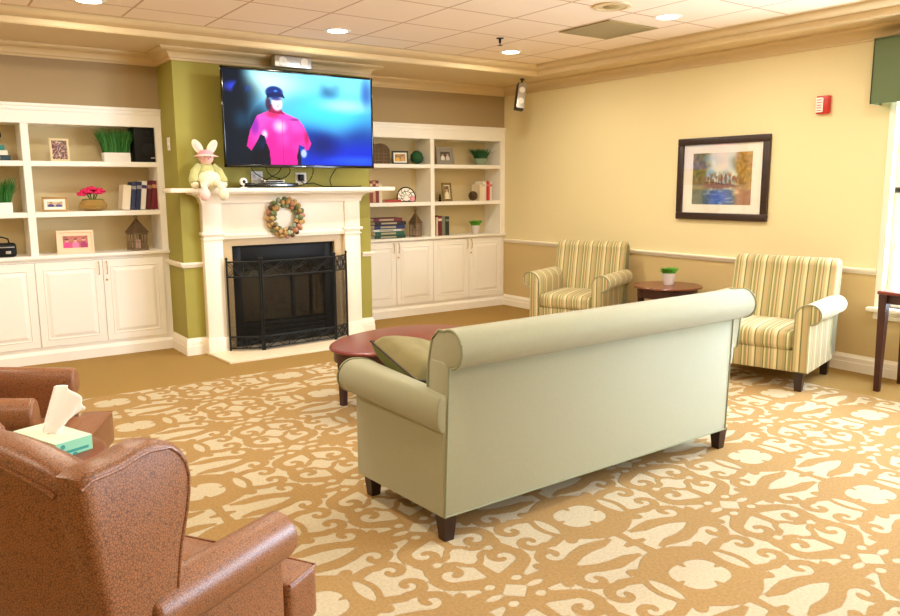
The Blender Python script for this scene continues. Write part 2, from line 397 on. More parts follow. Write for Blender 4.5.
# right wall with two windows
ZR = .87
W1 = (1.05, 3.055, .58, 2.50); W2 = (-1.7, .25, .58, 2.50)
bm = nb(); T = .16
def wallpiece(y0, y1, z0, z1):
    for a, b, mi in ((z0, min(z1, ZR), 1), (max(z0, ZR), z1, 0)):
        if b > a: box(bm, XR, XR+T, y0, y1, a, b, mi=mi)
wallpiece(W1[1], YB+.1, 0, 3.05); wallpiece(W2[1], W1[0], 0, 3.05); wallpiece(YN-.1, W2[0], 0, 3.05)
for W in (W1, W2): wallpiece(W[0], W[1], 0, W[2]); wallpiece(W[0], W[1], W[3], 3.05)
struct('wall_right', bm, ['wall_cream', 'wall_tan'], smooth=0)
bm = nb()
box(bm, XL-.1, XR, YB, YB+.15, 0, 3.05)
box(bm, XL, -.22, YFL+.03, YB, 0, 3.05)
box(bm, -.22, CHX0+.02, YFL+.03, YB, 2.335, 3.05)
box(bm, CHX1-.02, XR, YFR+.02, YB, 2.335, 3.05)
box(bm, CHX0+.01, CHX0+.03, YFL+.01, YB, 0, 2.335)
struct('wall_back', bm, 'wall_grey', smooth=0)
# chimney breast with the firebox hole
OX0, OX1, OZ = 2.575, 3.68, 1.03
bm = nb()
box(bm, CHX0, OX0, CHY, YB, 0, 3.05); box(bm, OX1, CHX1, CHY, YB, 0, 3.05); box(bm, OX0, OX1, CHY, YB, OZ, 3.05); box(bm, OX0, OX1, CHY+.5, YB, 0, OZ)
struct('wall_chimney', bm, 'green_paint', smooth=0)
bm = nb(); box(bm, XL-.15, XL, YN-.1, YB+.1, 0, 3.05); struct('wall_left', bm, 'wall_tan', smooth=0)
bm = nb(); box(bm, XL-.1, XR+.1, YN-.15, YN, 0, 3.05); struct('wall_front', bm, 'wall_tan', smooth=0)
# ceiling: tiles
bm = nb(); box(bm, TRX0-.2, TRX1+.2, TRY0-.2, TRY1+.2, ZT, ZT+.1); struct('ceiling', bm, 'ceiling_tile', smooth=0)
bm = nb()
box(bm, XL, TRX0, YN, YB, ZS, ZS+.2); box(bm, TRX1, XR, YN, YB, ZS, ZS+.2)
box(bm, TRX0, TRX1, YN, TRY0, ZS, ZS+.2); box(bm, TRX0, TRX1, TRY1, YB, ZS, ZS+.2)
struct('ceiling_soffit', bm, 'crown', smooth=0)
def sweep_rect(bm, prof, path, closed=False):
    """prof (d,z): d = distance out from the wall; path = 2D corners with room on the left side of travel"""
    n = len(path); rows = []
    for i, p in enumerate(path):
        p = Vector(p)
        def nrm(a, b):
            t = (Vector(b)-Vector(a)).normalized(); return Vector((-t.y, t.x))
        if closed or 0 < i < n-1:
            n1 = nrm(path[i-1], path[i]); n2 = nrm(path[i], path[(i+1) % n]); m = (n1+n2); m = m/ (m.dot(n1))
        elif i == 0: m = nrm(path[0], path[1])
        else: m = nrm(path[-2], path[-1])
        rows.append([bm.verts.new((p.x+m.x*d, p.y+m.y*d, z)) for d, z in prof])
    fs = []
    for i in range(n if closed else n-1):
        A, B = rows[i], rows[(i+1) % n]
        for k in range(len(prof)-1): fs.append(bm.faces.new([A[k], B[k], B[k+1], A[k+1]]))
    if not closed:
        for R_ in (rows[0], rows[-1]):
            try: fs.append(bm.faces.new(R_))
            except ValueError: pass
    bmesh.ops.recalc_face_normals(bm, faces=fs)
crown_prof = [(-.01, 2.735), (.016, 2.735), (.018, 2.752), (.03, 2.758)] + [(.03+.075*(1-math.cos(t*PI/2/6)), 2.758+.055*math.sin(t*PI/2/6)) for t in range(1, 7)] + [(.112, 2.818), (.125, 2.825), (.125, 2.842), (-.01, 2.842)]
# travel with the room on the left: along the right wall going north, then west along the back
bm = nb()
sweep_rect(bm, crown_prof, [(XR, YN), (XR, YFR+.02), (CHX1, YFR+.02), (CHX1, CHY), (CHX0, CHY), (CHX0, YFL+.03), (XL, YFL+.03), (XL, YN)], True)
struct('trim_crown', bm, 'crown', smooth=25)
# moulding round the raised tray
tray_prof = [(-.09, ZS-.002), (-.06, ZS-.018), (-.005, ZS-.018), (.004, ZS-.006), (.004, ZS+.03), (.012, ZS+.034)]+[(.012+.10*math.sin(t*PI/2/6), ZS+.034+.05*(1-math.cos(t*PI/2/6))) for t in range(1, 7)]+[(.135, ZT-.002), (.15, ZT+.01)]
bm = nb(); sweep_rect(bm, tray_prof, [(TRX1, TRY0), (TRX1, TRY1), (TRX0, TRY1), (TRX0, TRY0)], True)
struct('trim_tray', bm, 'crown', smooth=25)
rail_prof = [(-.005, ZR-.028), (.012, ZR-.026), (.016, ZR-.012), (.030, ZR), (.034, ZR+.014), (.026, ZR+.022), (-.005, ZR+.022)]
bm = nb(); sweep_rect(bm, rail_prof, [(XR, W1[1]+.06), (XR, YFR)])
sweep_rect(bm, rail_prof, [(CHX1, YFR-.0), (CHX1, CHY), (4.02, CHY)]); sweep_rect(bm, rail_prof, [(2.29, CHY), (CHX0, CHY), (CHX0, YFL)])
struct('trim_chair_rail', bm, 'trim', smooth=30)
def bb(h): return [(-.005, 0), (.022, 0), (.022, h*.52), (.018, h*.56), (.018, h*.80), (.011, h*.88), (.006, h), (-.005, h)]
bm = nb(); sweep_rect(bm, bb(.145), [(XR, YN), (XR, YFR)]); struct('baseboard_right', bm, 'trim', smooth=30)
bm = nb(); sweep_rect(bm, bb(.165), [(CHX1, YFR), (CHX1, CHY), (4.0, CHY)]); sweep_rect(bm, bb(.165), [(2.3, CHY), (CHX0, CHY), (CHX0, YFL)])
struct('baseboard_back', bm, 'trim', smooth=30)
# windows
def window(n, W):
    y0, y1, z0, z1 = W
    e = bpy.data.objects.new('window_%d' % n, None); col.objects.link(e); e['kind'] = 'structure'
    b = nb()
    for a, c in ((y0-.055, y0), (y1, y1+.055)): box(b, XR-.028, XR+.02, a, c, z0-.02, z1+.1, .004)
    box(b, XR-.028, XR+.02, y0, y1, z1, z1+.1, .004); obj('casing', b, 'trim', e)
    b = nb(); box(b, XR-.075, XR+.10, y0-.10, y1+.10, z0-.035, z0, .006); box(b, XR-.022, XR, y0-.06, y1+.06, z0-.10, z0-.035, .004); obj('window_sill', b, 'trim', e)
    b = nb(); ym = (y0+y1)/2
    for a, c in ((y0, y0+.045), (ym-.03, ym+.03), (y1-.045, y1)): box(b, XR+.05, XR+.09, a, c, z0, z1, .003)
    for a, c in ((z0, z0+.05), ((z0+z1)/2-.025, (z0+z1)/2+.025), (z1-.05, z1)): box(b, XR+.05, XR+.09, y0, y1, a, c, .003)
    obj('sash', b, 'trim', e)
    b = nb(); box(b, XR+.068, XR+.072, y0, y1, z0, z1); obj('pane', b, 'glass', e)
    pl = bpy.data.lights.new('portal', 'AREA'); pl.shape = 'RECTANGLE'; pl.size = z1-z0; pl.size_y = y1-y0; pl.cycles.is_portal = True
    po = bpy.data.objects.new('portal', pl); col.objects.link(po); po.location = (XR+.12, (y0+y1)/2, (z0+z1)/2); po.rotation_euler = (0, PI/2, 0)
window(1, W1); window(2, W2)
# ------------------------------------------------------------------ built-in bookcases
def bookcase(label, x0, x1, Yf, ups, doors, zs, handles, locks, cell_ranges):
    t = thing('built_in_bookcase', label, 'bookcase', ((x0+x1)/2, Yf, 0)); ox = (x0+x1)/2; s1, s2, cz = zs
    def X(v): return v-ox
    dp = .345
    b = nb(); box(b, X(x0), X(x1), dp, dp+.015, cz, 2.30); obj('back_panel', b, 'cab_in', t)
    for a, c in ups:
        b = nb(); box(b, X(a), X(c), 0, dp, cz, 2.17, .002, 1); obj('upright', b, 'cab', t)
    b = nb(); box(b, X(x0), X(x1), 0, dp, 2.165, 2.30); box(b, X(x0), X(x1), -.008, .03, 2.275, 2.31, .003)
    box(b, X(x0), X(x1), -.018, dp, 2.308, 2.338, .005); obj('cornice', b, 'cab', t)
    for a, c in cell_ranges:
        for z in (s1, s2):
            b = nb(); box(b, X(a), X(c), .006, dp, z-.047, z, .003, 1); obj('shelf', b, 'cab', t)
    b = nb(); box(b, X(x0), X(x1), -.03, dp, cz-.032, cz, .006); obj('countertop', b, 'cab', t)
    b = nb(); box(b, X(x0), X(x1), .02, dp, .10, cz-.03)
    box(b, X(x0), X(x1), .008, .03, .93, cz-.03)
    obj('cabinet_body', b, 'cab', t)
    b = nb(); prism(b, [(-.012, 0), (.34, 0), (.34, .11), (.012, .11), (.0, .095), (-.012, .085)], 'x', X(x0), X(x1)); obj('plinth', b, 'cab', t)
    for (a, c), hs in zip(doors, handles):
        g = .003; z0, z1 = .148, .925
        d = nb(); box(d, X(a)+g, X(c)-g, -.002, .02, z0, z1, .003)
        # raised panel: moulded recess with a fielded centre
        r = .062
        def ringq(i0, y0_, i1, y1_):
            A = [(X(a)+i0, z0+i0), (X(c)-i0, z0+i0), (X(c)-i0, z1-i0), (X(a)+i0, z1-i0)]
            B = [(X(a)+i1, z0+i1), (X(c)-i1, z0+i1), (X(c)-i1, z1-i1), (X(a)+i1, z1-i1)]
            for k in range(4):
                d.faces.new([d.verts.new((p[0], y, p[1])) for p, y in ((A[k], y0_), (A[(k+1) % 4], y0_), (B[(k+1) % 4], y1_), (B[k], y1_))])
        ringq(r, -.0025, r+.006, -.008); ringq(r+.006, -.008, r+.012, -.0025); ringq(r+.022, -.0025, r+.05, -.012)
        i = r+.05
        d.faces.new([d.verts.new(p) for p in ((X(a)+i, -.012, z0+i), (X(c)-i, -.012, z0+i), (X(c)-i, -.012, z1-i), (X(a)+i, -.012, z1-i))])
        bmesh.ops.recalc_face_normals(d, faces=d.faces[:])
        do = obj('door', d, 'cab', t, smooth=20)
        hx = X(c)-.035 if hs > 0 else X(a)+.035
        h_ = nb(); tube(h_, [(hx, -.002, .79), (hx, -.022, .80), (hx, -.026, .83), (hx, -.026, .87), (hx, -.022, .90), (hx, -.002, .91)], .0048, 8); obj('handle', h_, 'brass', do)
        if (a, c) in locks:
            k_ = nb(); lathe(k_, [(.012, 0), (.012, -.008), (.006, -.010), (0, -.010)], (X(a)+.03, 0, .735), 12, axis='y'); obj('lock', k_, 'brass', do)
    return t
LZ = (1.838, 1.382, .990); RZ = (1.858, 1.400, .968)
ld = [(-.17, .375), (.375, .925), (.925, 1.495), (1.495, 2.055)]
bookcase('white built-in bookcase and cupboards left of the fireplace', -.20, CHX0+.012, YFL, [(-.20, -.13), (.91, .972), (2.055, CHX0+.012)], ld, LZ, [1, -1, 1, -1], [ld[3]], [(-.13, .91), (.972, 2.055)])
rd = [(4.30, 4.849), (4.849, 5.394), (5.394, 5.953), (5.953, 6.504)]
bookcase('white built-in bookcase and cupboards in the corner right of the fireplace', CHX1, XR-.001, YFR, [(CHX1, 4.30), (5.366, 5.424), (6.472, XR-.001)], rd, RZ, [1, -1, 1, -1], [rd[1], rd[3]], [(4.30, 5.366), (5.424, 6.472)])
# ------------------------------------------------------------------ fireplace
cx = 3.125
fp = thing('fireplace_mantel', 'white wooden fireplace surround with long mantel shelf', 'fireplace', (cx, CHY, 0))
PF = -.085
def bx(name, m, *a, parent=fp, bev=.004):
    b = nb(); box(b, *a, bev); return obj(name, b, m, parent)
for s in (-1, 1):
    xo, xi = sorted((s*.835, s*.655))
    p = bx('pilaster', 'trim', xo, xi, PF, 0, .02, 1.145)
    bx('plinth', 'trim', xo-.012, xi+.012, PF-.018, 0, .005, .155, parent=p)
    b = nb(); box(b, xo-.008, xi+.008, PF-.014, 0, 1.10, 1.118, .003); box(b, xo-.02, xi+.02, PF-.028, 0, 1.145, 1.175, .006); obj('capital', b, 'trim', p)
    bx('frieze_block', 'trim', xo, xi, PF, 0, 1.175, 1.50)
bx('frieze', 'trim', -.655, .655, PF+.018, 0, 1.13, 1.50)
b = nb(); box(b, -.655, .655, PF-.002, 0, 1.122, 1.150, .006); box(b, -.655, .655, PF+.006, 0, 1.102, 1.124, .004); obj('moulding', b, 'trim', fp)
b = nb(); sweep_rect(b, [(-.01, 1.445), (.010, 1.445), (.014, 1.46)]+[(.014+.095*(1-math.cos(k*PI/12)), 1.46+.07*math.sin(k*PI/12)) for k in range(1, 7)]+[(.118, 1.536), (.118, 1.549), (-.01, 1.549)], [(.835, .0), (.835, PF), (-.835, PF), (-.835, .0)])
obj('bed_moulding', b, 'trim', fp)
bx('mantel_shelf', 'trim', -1.165, 1.165, -.275, 0, 1.548, 1.588, bev=.008)
# tile slips
b = nb(); box(b, -.655, OX0-cx+.0, -.03, .002, 0, 1.102); box(b, OX1-cx, .655, -.03, .002, 0, 1.102); box(b, OX0-cx, OX1-cx, -.03, .002, OZ, 1.102)
obj('tile_surround', b, 'tile', fp, smooth=0)
b = nb(); prism(b, [(-.86, -.005), (-.82, -.60), (.40, -.60), (.86, -.18), (.86, -.005)], 'z', 0, .022, .004); obj('hearth_slab', b, 'hearth', fp)
ins = thing('gas_fire_insert', 'black gas fire insert with glass front inside the fireplace', 'fireplace insert', (cx+.0025, CHY+.0, 0))
w2 = (OX1-OX0)/2-.004
b = nb()
box(b, -w2, w2, .44, .49, .023, OZ-.003); box(b, -w2, -w2+.02, 0.01, .44, .023, OZ-.003); box(b, w2-.02, w2, 0.01, .44, .023, OZ-.003); box(b, -w2, w2, .01, .44, OZ-.02, OZ-.003); box(b, -w2, w2, .01, .44, .023, .04)
obj('firebox', b, 'firebox', ins)
b = nb()
box(b, -w2+.02, -w2+.10, .02, .06, .04, OZ-.02, .003); box(b, w2-.10, w2-.02, .02, .06, .04, OZ-.02, .003); box(b, -w2+.1, w2-.1, .02, .06, .80, OZ-.02, .003); box(b, .08, .11, .02, .05, .26, .80, .003)
for k in range(4): box(b, -w2+.1, w2-.1, .02, .06, .05+.052*k, .085+.052*k, .003)
obj('front_frame', b, 'black', ins)
b = nb(); box(b, -w2+.10, w2-.10, .045, .049, .26, .80); obj('glass_panel', b, 'smoked', ins)
b = nb(); box(b, -w2+.1, w2-.1, .40, .435, .26, .80); obj('brick_liner', b, 'tile', ins)
for k, (xa, za, xb, zb, yy) in enumerate([(-.28, .30, .25, .34, .22), (-.15, .33, .05, .44, .18), (.22, .31, -.05, .45, .25)]):
    b = nb(); tube(b, [(xa, yy, za), ((xa+xb)/2, yy+.02, (za+zb)/2+.015), (xb, yy, zb)], .04, 10); obj('ceramic_log', b, 'log', ins)
# three-fold fire screen
fs = thing('fire_screen', 'black iron folding fire screen standing on the hearth', 'fire screen', (0, 0, 0))
P_ = [Vector((2.47, 7.205, .0)), Vector((2.755, 7.04, .0)), Vector((3.56, 7.085, .0)), Vector((3.765, 7.205, .0))]
def panel(a, b_):
    L = (b_-a).length; ang = math.atan2(b_.y-a.y, b_.x-a.x)
    R = Matrix.Translation((a.x, a.y, .022)) @ Matrix.Rotation(ang, 4, 'Z')
    def go(name, bm, m, par=None):
        o = obj(name, bm, m, par or fs)
        if not par: o.matrix_basis = R
        return o
    q = nb(); hh = .875
    for x in (.01, L-.01): tube(q, [(x, 0, 0), (x, 0, hh+.015)], .010, 8); ball(q, (x, 0, hh+.02), .014)
    for z in (.022, .135, hh-.155, hh-.01): tube(q, [(.01, 0, z), (L-.01, 0, z)], .008, 8)
    pf = go('panel_frame', q, 'iron')
    n = max(2, round(L/.27))
    for z0, z1 in ((hh-.155, hh-.01), (.022, .135)):
        q = nb(); zc = (z0+z1)/2; hz = (z1-z0)/2
        for k in range(n):
            xa, xb = .01+(L-.02)*k/n, .01+(L-.02)*(k+1)/n; w = xb-xa
            for s in (1, -1):
                tube(q, [(xa+w*i/10, 0, zc+s*hz*math.cos(PI*i/10)) for i in range(11)], .0045, 6)
                tube(q, [(xa+w*i/10, 0, zc+s*hz*(1-abs(math.sin(PI*i/10)))*.95) for i in range(11)], .0035, 6)
            tube(q, [(xb, 0, z0), (xb, 0, z1)], .005, 6)
        go('scroll_work', q, 'iron')
    q = nb(); box(q, .01, L-.01, .004, .0046, .022, hh-.01); go('mesh_panel', q, 'wire_mesh')
for a, b_ in zip(P_, P_[1:]): panel(a, b_)
# wreath of eggs
wc = at(285.5, 217.5, Y=7.225)
wr = thing('egg_wreath', 'round wreath of pastel eggs hanging on the mantel frieze', 'wreath', (wc.x, CHY+PF+.018-.035, wc.z))
b = nb(); tube(b, [(.155*math.cos(2*PI*i/28), 0, .155*math.sin(2*PI*i/28)) for i in range(28)], .030, 8, True); obj('ring_base', b, 'lantern_wood', wr)
for nme, c in (('egg_green', (110, 124, 74)), ('egg_pink', (190, 132, 108)), ('egg_tan', (186, 150, 92)), ('egg_dark', (92, 74, 48)), ('egg_blue', (140, 158, 130))): D(nme, c, .55, noise_amt=.2, noise_scale=90)
protos = []
for k, nme in enumerate(('egg_green', 'egg_pink', 'egg_tan', 'egg_dark', 'egg_blue')):
    b = nb(); ball(b, (0, 0, 0), .0225, 1, .9, 1.2, seg=10); protos.append(b)
eg = []
for k, nme in enumerate(('egg_green', 'egg_pink', 'egg_tan', 'egg_dark', 'egg_blue')): eg.append(obj('egg', protos[k], nme, wr))
cnt = 0
for rr, n, yo in ((.188, 20, -.008), (.155, 18, -.036), (.121, 14, -.010)):
    for i in range(n):
        k = random.choice((0, 0, 1, 2, 2, 3, 4)); c = eg[k].copy(); col.objects.link(c); c.parent = wr
        a = 2*PI*(i+.3*random.random())/n; c.location = (rr*math.cos(a), yo, rr*math.sin(a)); c.rotation_euler = (random.uniform(-.5, .5), random.uniform(-1.5, 1.5), random.uniform(-.5, .5)); cnt += 1
for k, o in enumerate(eg):
    a = k*1.2; o.location = (.15*math.cos(a), -.045, .15*math.sin(a))
# ------------------------------------------------------------------ television
TVY = 7.08
a0 = at(220, 65, Y=TVY); a1 = at(374, 168.5, Y=TVY)
tw, th_ = a1.x-a0.x, a0.z-a1.z; tc_ = ((a0.x+a1.x)/2, (a0.z+a1.z)/2)
tv = thing('television', 'large flat black television on the wall showing a person in a pink jacket', 'television', (tc_[0], TVY, tc_[1]))
b = nb(); w, h = tw/2, th_/2; e = .022
box(b, -w, w, 0, .025, -h, -h+.028, .003); box(b, -w, w, 0, .025, h-e, h, .003); box(b, -w, -w+e*.8, 0, .025, -h, h, .003); box(b, w-e*.8, w, 0, .025, -h, h, .003)
obj('bezel', b, 'black_gloss', tv)
b = nb(); box(b, -w+.01, w-.01, .012, .05, -h+.01, h-.01, .004); box(b, -.5, .5, .05, .08, -.3, .3, .01); obj('back_housing', b, 'black', tv)
b = nb(); box(b, -.2, .2, .08, .249, -.12, .12, .004); obj('wall_mount', b, 'black', tv)
b = nb(); box(b, -.018, .018, -.001, .002, -h+.008, -h+.018); obj('maker_mark', b, 'silver', tv)
for k, z in ((0, h-.03), (1, .12)):
    b = nb(); box(b, -w-.004, -w+.001, .004, .014, z-.01, z+.01); obj('edge_clip', b, 'silver', tv)
def tvfn(u, v):
    # u 0..1 left to right, v 0..1 bottom to top
    u = u/(u+(1-u)*.898); n1 = nz(u*1.4, v, 3.2, 1); n2 = nz(u*1.6, v, 7, 5)
    c = mixc((20, 60, 150), (120, 225, 250), sst(.25, .85, v+.18*n1))
    c = mixc(c, (205, 255, 250), blob(u, v, .30, .88, .26, .22, .9)*.9)
    c = mixc(c, (60, 210, 250), blob(u, v, .72, .60, .36, .24, .9)*.85)
    c = mixc(c, (190, 245, 255), blob(u, v, .82, .68, .22, .10, .9)*.7)
    c = mixc(c, (28, 60, 110), blob(u, v, .72, .84, .09, .11, .8)*(.45+.6*n2))
    c = mixc(c, (30, 50, 150), blob(u, v, .97, .85, .05, .2, .9)*.6)
    c = mixc(c, (18, 44, 190), (1-sst(.14, .36, v+.03*n2))*sst(.45, .62, u))
    c = mixc(c, (12, 24, 90), blob(u, v, .66, .22, .14, .16, .9)*.8)
    c = mixc(c, (40, 90, 240), blob(u, v, .9, .05, .25, .07, .9)*.8)
    dark = max(1-sst(.08, .24, u-.12*(1-v)+.07*n1), blob(u, v, .22, .38, .14, .34, .8)*.9)
    c = mixc(c, (6, 16, 30), dark)
    c = mixc(c, (40, 60, 200), blob(u, v, .09, .82, .10, .07, .8)*sst(.0, .25, n2+.12))
    c = mixc(c, (28, 80, 110), blob(u, v, .12, .48, .07, .13, .9)*.55)
    c = mixc(c, (5, 8, 20), blob(u, v, .25, .06, .10, .12, .6))
    # figure
    pink = (238, 44, 140)
    body = 0
    def poly(pts):
        ins_ = False; m = len(pts)
        for i in range(m):
            x1, y1 = pts[i]; x2, y2 = pts[(i+1) % m]
            if (y1 > v) != (y2 > v) and u < (x2-x1)*(v-y1)/(y2-y1)+x1: ins_ = not ins_
        return ins_
    torso = [(.285, 0), (.285, .20), (.27, .31), (.24, .33), (.215, .25), (.175, .15), (.145, .20), (.17, .36), (.205, .48), (.225, .53), (.29, .575), (.32, .60), (.38, .60), (.42, .56), (.50, .51), (.535, .44), (.565, .33), (.585, .24), (.565, .17), (.535, .16), (.54, .20), (.50, .23), (.49, .12), (.495, 0)]
    if poly(torso):
        c = mixc((206, 30, 140), (246, 80, 190), sst(.1, .6, v+.2*n2))
        c = mixc(c, (120, 30, 160), blob(u, v, .205, .42, .04, .14, .8)*.8)
        c = mixc(c, (180, 20, 60), blob(u, v, .33, .55, .06, .05, .8)*.7)
        c = mixc(c, (255, 190, 240), blob(u, v, .375, .42, .055, .08, .95))
        c = mixc(c, (255, 210, 245), blob(u, v, .27, .33, .025, .055, .9))
        c = mixc(c, (170, 10, 60), blob(u, v, .555, .30, .02, .10, .9)*.7)
        if abs(u-.392) < .003 and v < .5: c = mixc(c, (160, 10, 70), .6)
        c = mixc(c, (90, 20, 110), blob(u, v, .478, .50, .05, .02, .8)*.6)
    if poly([(.255, .0), (.245, .12), (.27, .24), (.285, .22), (.30, .15), (.305, 0)]): c = (10, 10, 24)
    if poly([(.49, .0), (.485, .10), (.50, .2), (.515, .12), (.51, .0)]): c = (30, 10, 50)
    c = mixc(c, (170, 190, 255), blob(u, v, .532, .13, .024, .055, .5))
    if poly([(.305, .57), (.30, .64), (.33, .66), (.39, .60), (.41, .55), (.35, .56)]): c = mixc(c, (140, 16, 60), .85)
    c = mixc(c, (250, 225, 240), blob(u, v, .362, .665, .040, .085, .35))
    c = mixc(c, (60, 30, 60), blob(u, v, .302, .66, .022, .085, .5)*.9)
    c = mixc(c, (40, 50, 120), blob(u, v, .357, .715, .042, .022, .6)*.8)
    c = mixc(c, (190, 60, 110), blob(u, v, .365, .638, .012, .008, .8)*.8)
    c = mixc(c, (18, 44, 120), blob(u, v, .345, .785, .064, .072, .25))
    if poly([(.29, .765), (.352, .785), (.405, .77), (.418, .725), (.36, .745), (.295, .72)]): c = (14, 30, 84)
    c = mixc(c, (70, 130, 220), blob(u, v, .355, .80, .016, .014, .6))
    return c
grid_picture('screen', tw-.034, th_-.048, 300, 170, tvfn, 'screen', tv, (0, .010, .003))
cs = thing('center_speaker', 'silver center speaker mounted above the television', 'speaker', tuple(at(293.5, 62, Y=7.12)))
b = nb(); box(b, -.19, .19, 0, .11, -.052, .052, .006); obj('cabinet', b, 'silver', cs)
for x in (-.11, .11):
    b = nb(); lathe(b, [(.045, -.001), (.040, -.008), (.022, -.003), (.0, -.006)], (x, 0, 0), 18, axis='y'); obj('driver', b, 'white', cs)
b = nb(); box(b, -.03, .03, .11, .205, -.02, .02); obj('bracket', b, 'black', cs)
# ------------------------------------------------------------------ things on the mantel
MZ = 1.588
def px_x(px, py, Y): return at(px, py, Y=Y).x
t = thing('cable_box', 'black cable box lying on the mantel under the television', 'cable box', (px_x(272, 185, 7.2), 7.19, MZ))
b = nb(); box(b, -.30, .24, -.075, .075, .008, .045, .004); obj('case', b, 'black_gloss', t)
for x in (-.25, .19):
    b = nb(); box(b, x-.02, x+.02, -.06, .06, 0, .009); obj('foot', b, 'black', t)
b = nb(); box(b, -.1, .12, -.0765, -.074, .018, .034); obj('display', b, 'smoked', t)
t = thing('media_player', 'slim silver media player stacked on the black cable box', 'media player', (px_x(271, 180, 7.2), 7.20, MZ+.0455))
b = nb(); box(b, -.09, .12, -.05, .05, 0, .026, .004); obj('case', b, 'silver', t)
b = nb(); box(b, -.08, .11, -.0515, -.049, .006, .02); obj('front_panel', b, 'black', t)
wcx = px_x(244, 180, 7.13)
t = thing('webcam', 'small round white camera on the mantel beside the stuffed bunny', 'camera', (wcx, 7.15, MZ))
b = nb(); lathe(b, [(.035, 0), (.035, .006), (.008, .012), (.008, .03)], seg=16); obj('stand', b, 'white', t)
b = nb(); lathe(b, [(.0, -.022), (.028, -.022), (.036, -.012), (.036, .012), (.028, .022), (.0, .022)], (0, 0, .058), 20, axis='y'); obj('head', b, 'white', t)
b = nb(); lathe(b, [(.0, -.026), (.015, -.026), (.017, -.021)], (0, 0, .058), 16, axis='y'); obj('lens', b, 'black_gloss', t)
def wall_plate(px, py, label):
    p = at(px, py, Y=CHY-.005); t = thing('outlet_plate', label, 'outlet', (p.x, CHY, p.z))
    b = nb(); box(b, -.06, .06, -.008, 0, -.06, .06, .003); obj('plate', b, 'white', t)
    for x in (-.028, .028):
        b = nb(); box(b, x-.014, x+.014, -.010, -.006, -.035, .035, .002); obj('socket', b, 'pot_white', t)
    return t
wall_plate(257, 177.5, 'white double outlet plate behind the cable box'); wall_plate(301, 178.5, 'white double outlet plate with a black plug in it')
pp = at(301, 178, Y=7.30)
t = thing('power_plug', 'black power adapter plugged into the outlet above the mantel', 'plug', (pp.x, 7.322, pp.z))
b = nb(); box(b, -.025, .025, -.045, -.0, -.03, .035, .006); obj('adapter_body', b, 'black', t)
tube_b = nb(); tube(tube_b, [(.0, -.02, -.03), (.03, -.03, -.06), (.12, -.04, -.05), (.20, -.05, -.075), (.24, -.05, pp.z*0-(pp.z-MZ)+.006), (.42, -.06, -(pp.z-MZ)+.006), (.62, -.05, -(pp.z-MZ)+.006), (.66, -.08, -(pp.z-MZ)+.012)], .005, 8); obj('cord', tube_b, 'black', t)
zb = tc_[1]-th_/2
def cable(label, pts):
    b = nb(); P = [Vector(p) for p in pts]; Q = []
    for i in range(len(P)-1):
        p0, p1, p2, p3 = P[max(i-1, 0)], P[i], P[i+1], P[min(i+2, len(P)-1)]
        for k in range(6):
            s = k/6; Q.append(.5*((2*p1)+(-p0+p2)*s+(2*p0-5*p1+4*p2-p3)*s*s+(-p0+3*p1-3*p2+p3)*s**3))
    Q.append(P[-1]); tube(b, Q, .0045, 6); tag(obj('television_cable', b, 'black'), label, 'cable')
def cp_(px, py, Y=7.26): return tuple(at(px, py, Y=Y))
cable('leftmost black cable curving down from the television to the cable box', [cp_(249, 164, 7.16), cp_(254, 172), cp_(261, 177), cp_(268, 180, 7.24)])
cable('second black cable hanging between the television and the media player', [cp_(266, 164, 7.16), cp_(267, 171), cp_(272, 176), cp_(281, 179, 7.24)])
cable('looped black cable crossing in the middle below the television', [cp_(282, 164, 7.16), cp_(279, 172), cp_(271, 177), cp_(262, 182, 7.24)])
cable('black cable bowing from the television towards the media player', [cp_(288, 164, 7.16), cp_(290, 172), cp_(284, 178), cp_(276, 180, 7.24)])
cable('black cable looping in front of the right outlet plate', [cp_(312, 165, 7.16), cp_(313, 173), cp_(308, 182), cp_(298, 186, 7.24), cp_(290, 184, 7.24)])
cable('thin black cable at the right end below the television', [cp_(338, 166, 7.16), cp_(333, 173), cp_(330, 180), cp_(332, 187.5, 7.2)])
# stuffed bunny
p = at(208, 188, Y=7.10)
t = thing('stuffed_bunny', 'plush bunny in a pink visor sitting on the left end of the mantel', 'stuffed toy', (p.x, 7.13, MZ))
b = nb(); ball(b, (0, 0, .125), .085, 1, .8, 1.35); obj('torso', b, 'bunny_shirt', t)
b = nb(); ball(b, (.01, -.045, .07), .095, 1.15, .8, .95); ball(b, (.02, -.06, .0), .03, 1, 1, 1); obj('tummy', b, 'bunny', t)
b = nb(); ball(b, (0, -.015, .275), .068, 1, .9, 1); ball(b, (0, -.07, .255), .030, 1.2, .8, .8); obj('head', b, 'pale_pink', t)
b = nb(); ball(b, (0, -.096, .262), .009); obj('nose', b, 'pink', t)
for s in (-1, 1):
    b = nb(); ball(b, (s*.025, -.073, .285), .006); obj('eye', b, 'black', t)
    R3 = Matrix.Rotation(s*math.radians(33), 3, 'Y')
    e_ = nb(); ball(e_, (s*.066, 0, .372), .05, .82, .3, 1.5, R3); eo = obj('ear', e_, 'bunny', t)
    e_ = nb(); ball(e_, (s*.066, -.010, .372), .045, .5, .2, 1.2, R3); obj('inner_ear', e_, 'pale_pink', eo)
    b = nb(); tube(b, [(s*.06, -.0, .20), (s*.11, -.02, .15), (s*.135, -.05, .08), (s*.13, -.07, .045)], .036, 10, r2=.045); obj('arm', b, 'bunny_shirt', t)
    b = nb(); ball(b, (s*.13, -.075, .03), .036); obj('paw', b, 'bunny', t)
    b = nb(); tube(b, [(s*.04, -.05, .045), (s*.06, -.12, .045), (s*.075, -.175, .02), (s*.08, -.195, -.03)], .036, 10); obj('leg', b, 'bunny', t)
    f_ = nb(); ball(f_, (s*.085, -.205, -.055), .048, 1.0, .8, 1.2); obj('foot', f_, 'bunny' if s > 0 else 'pale_pink', t)
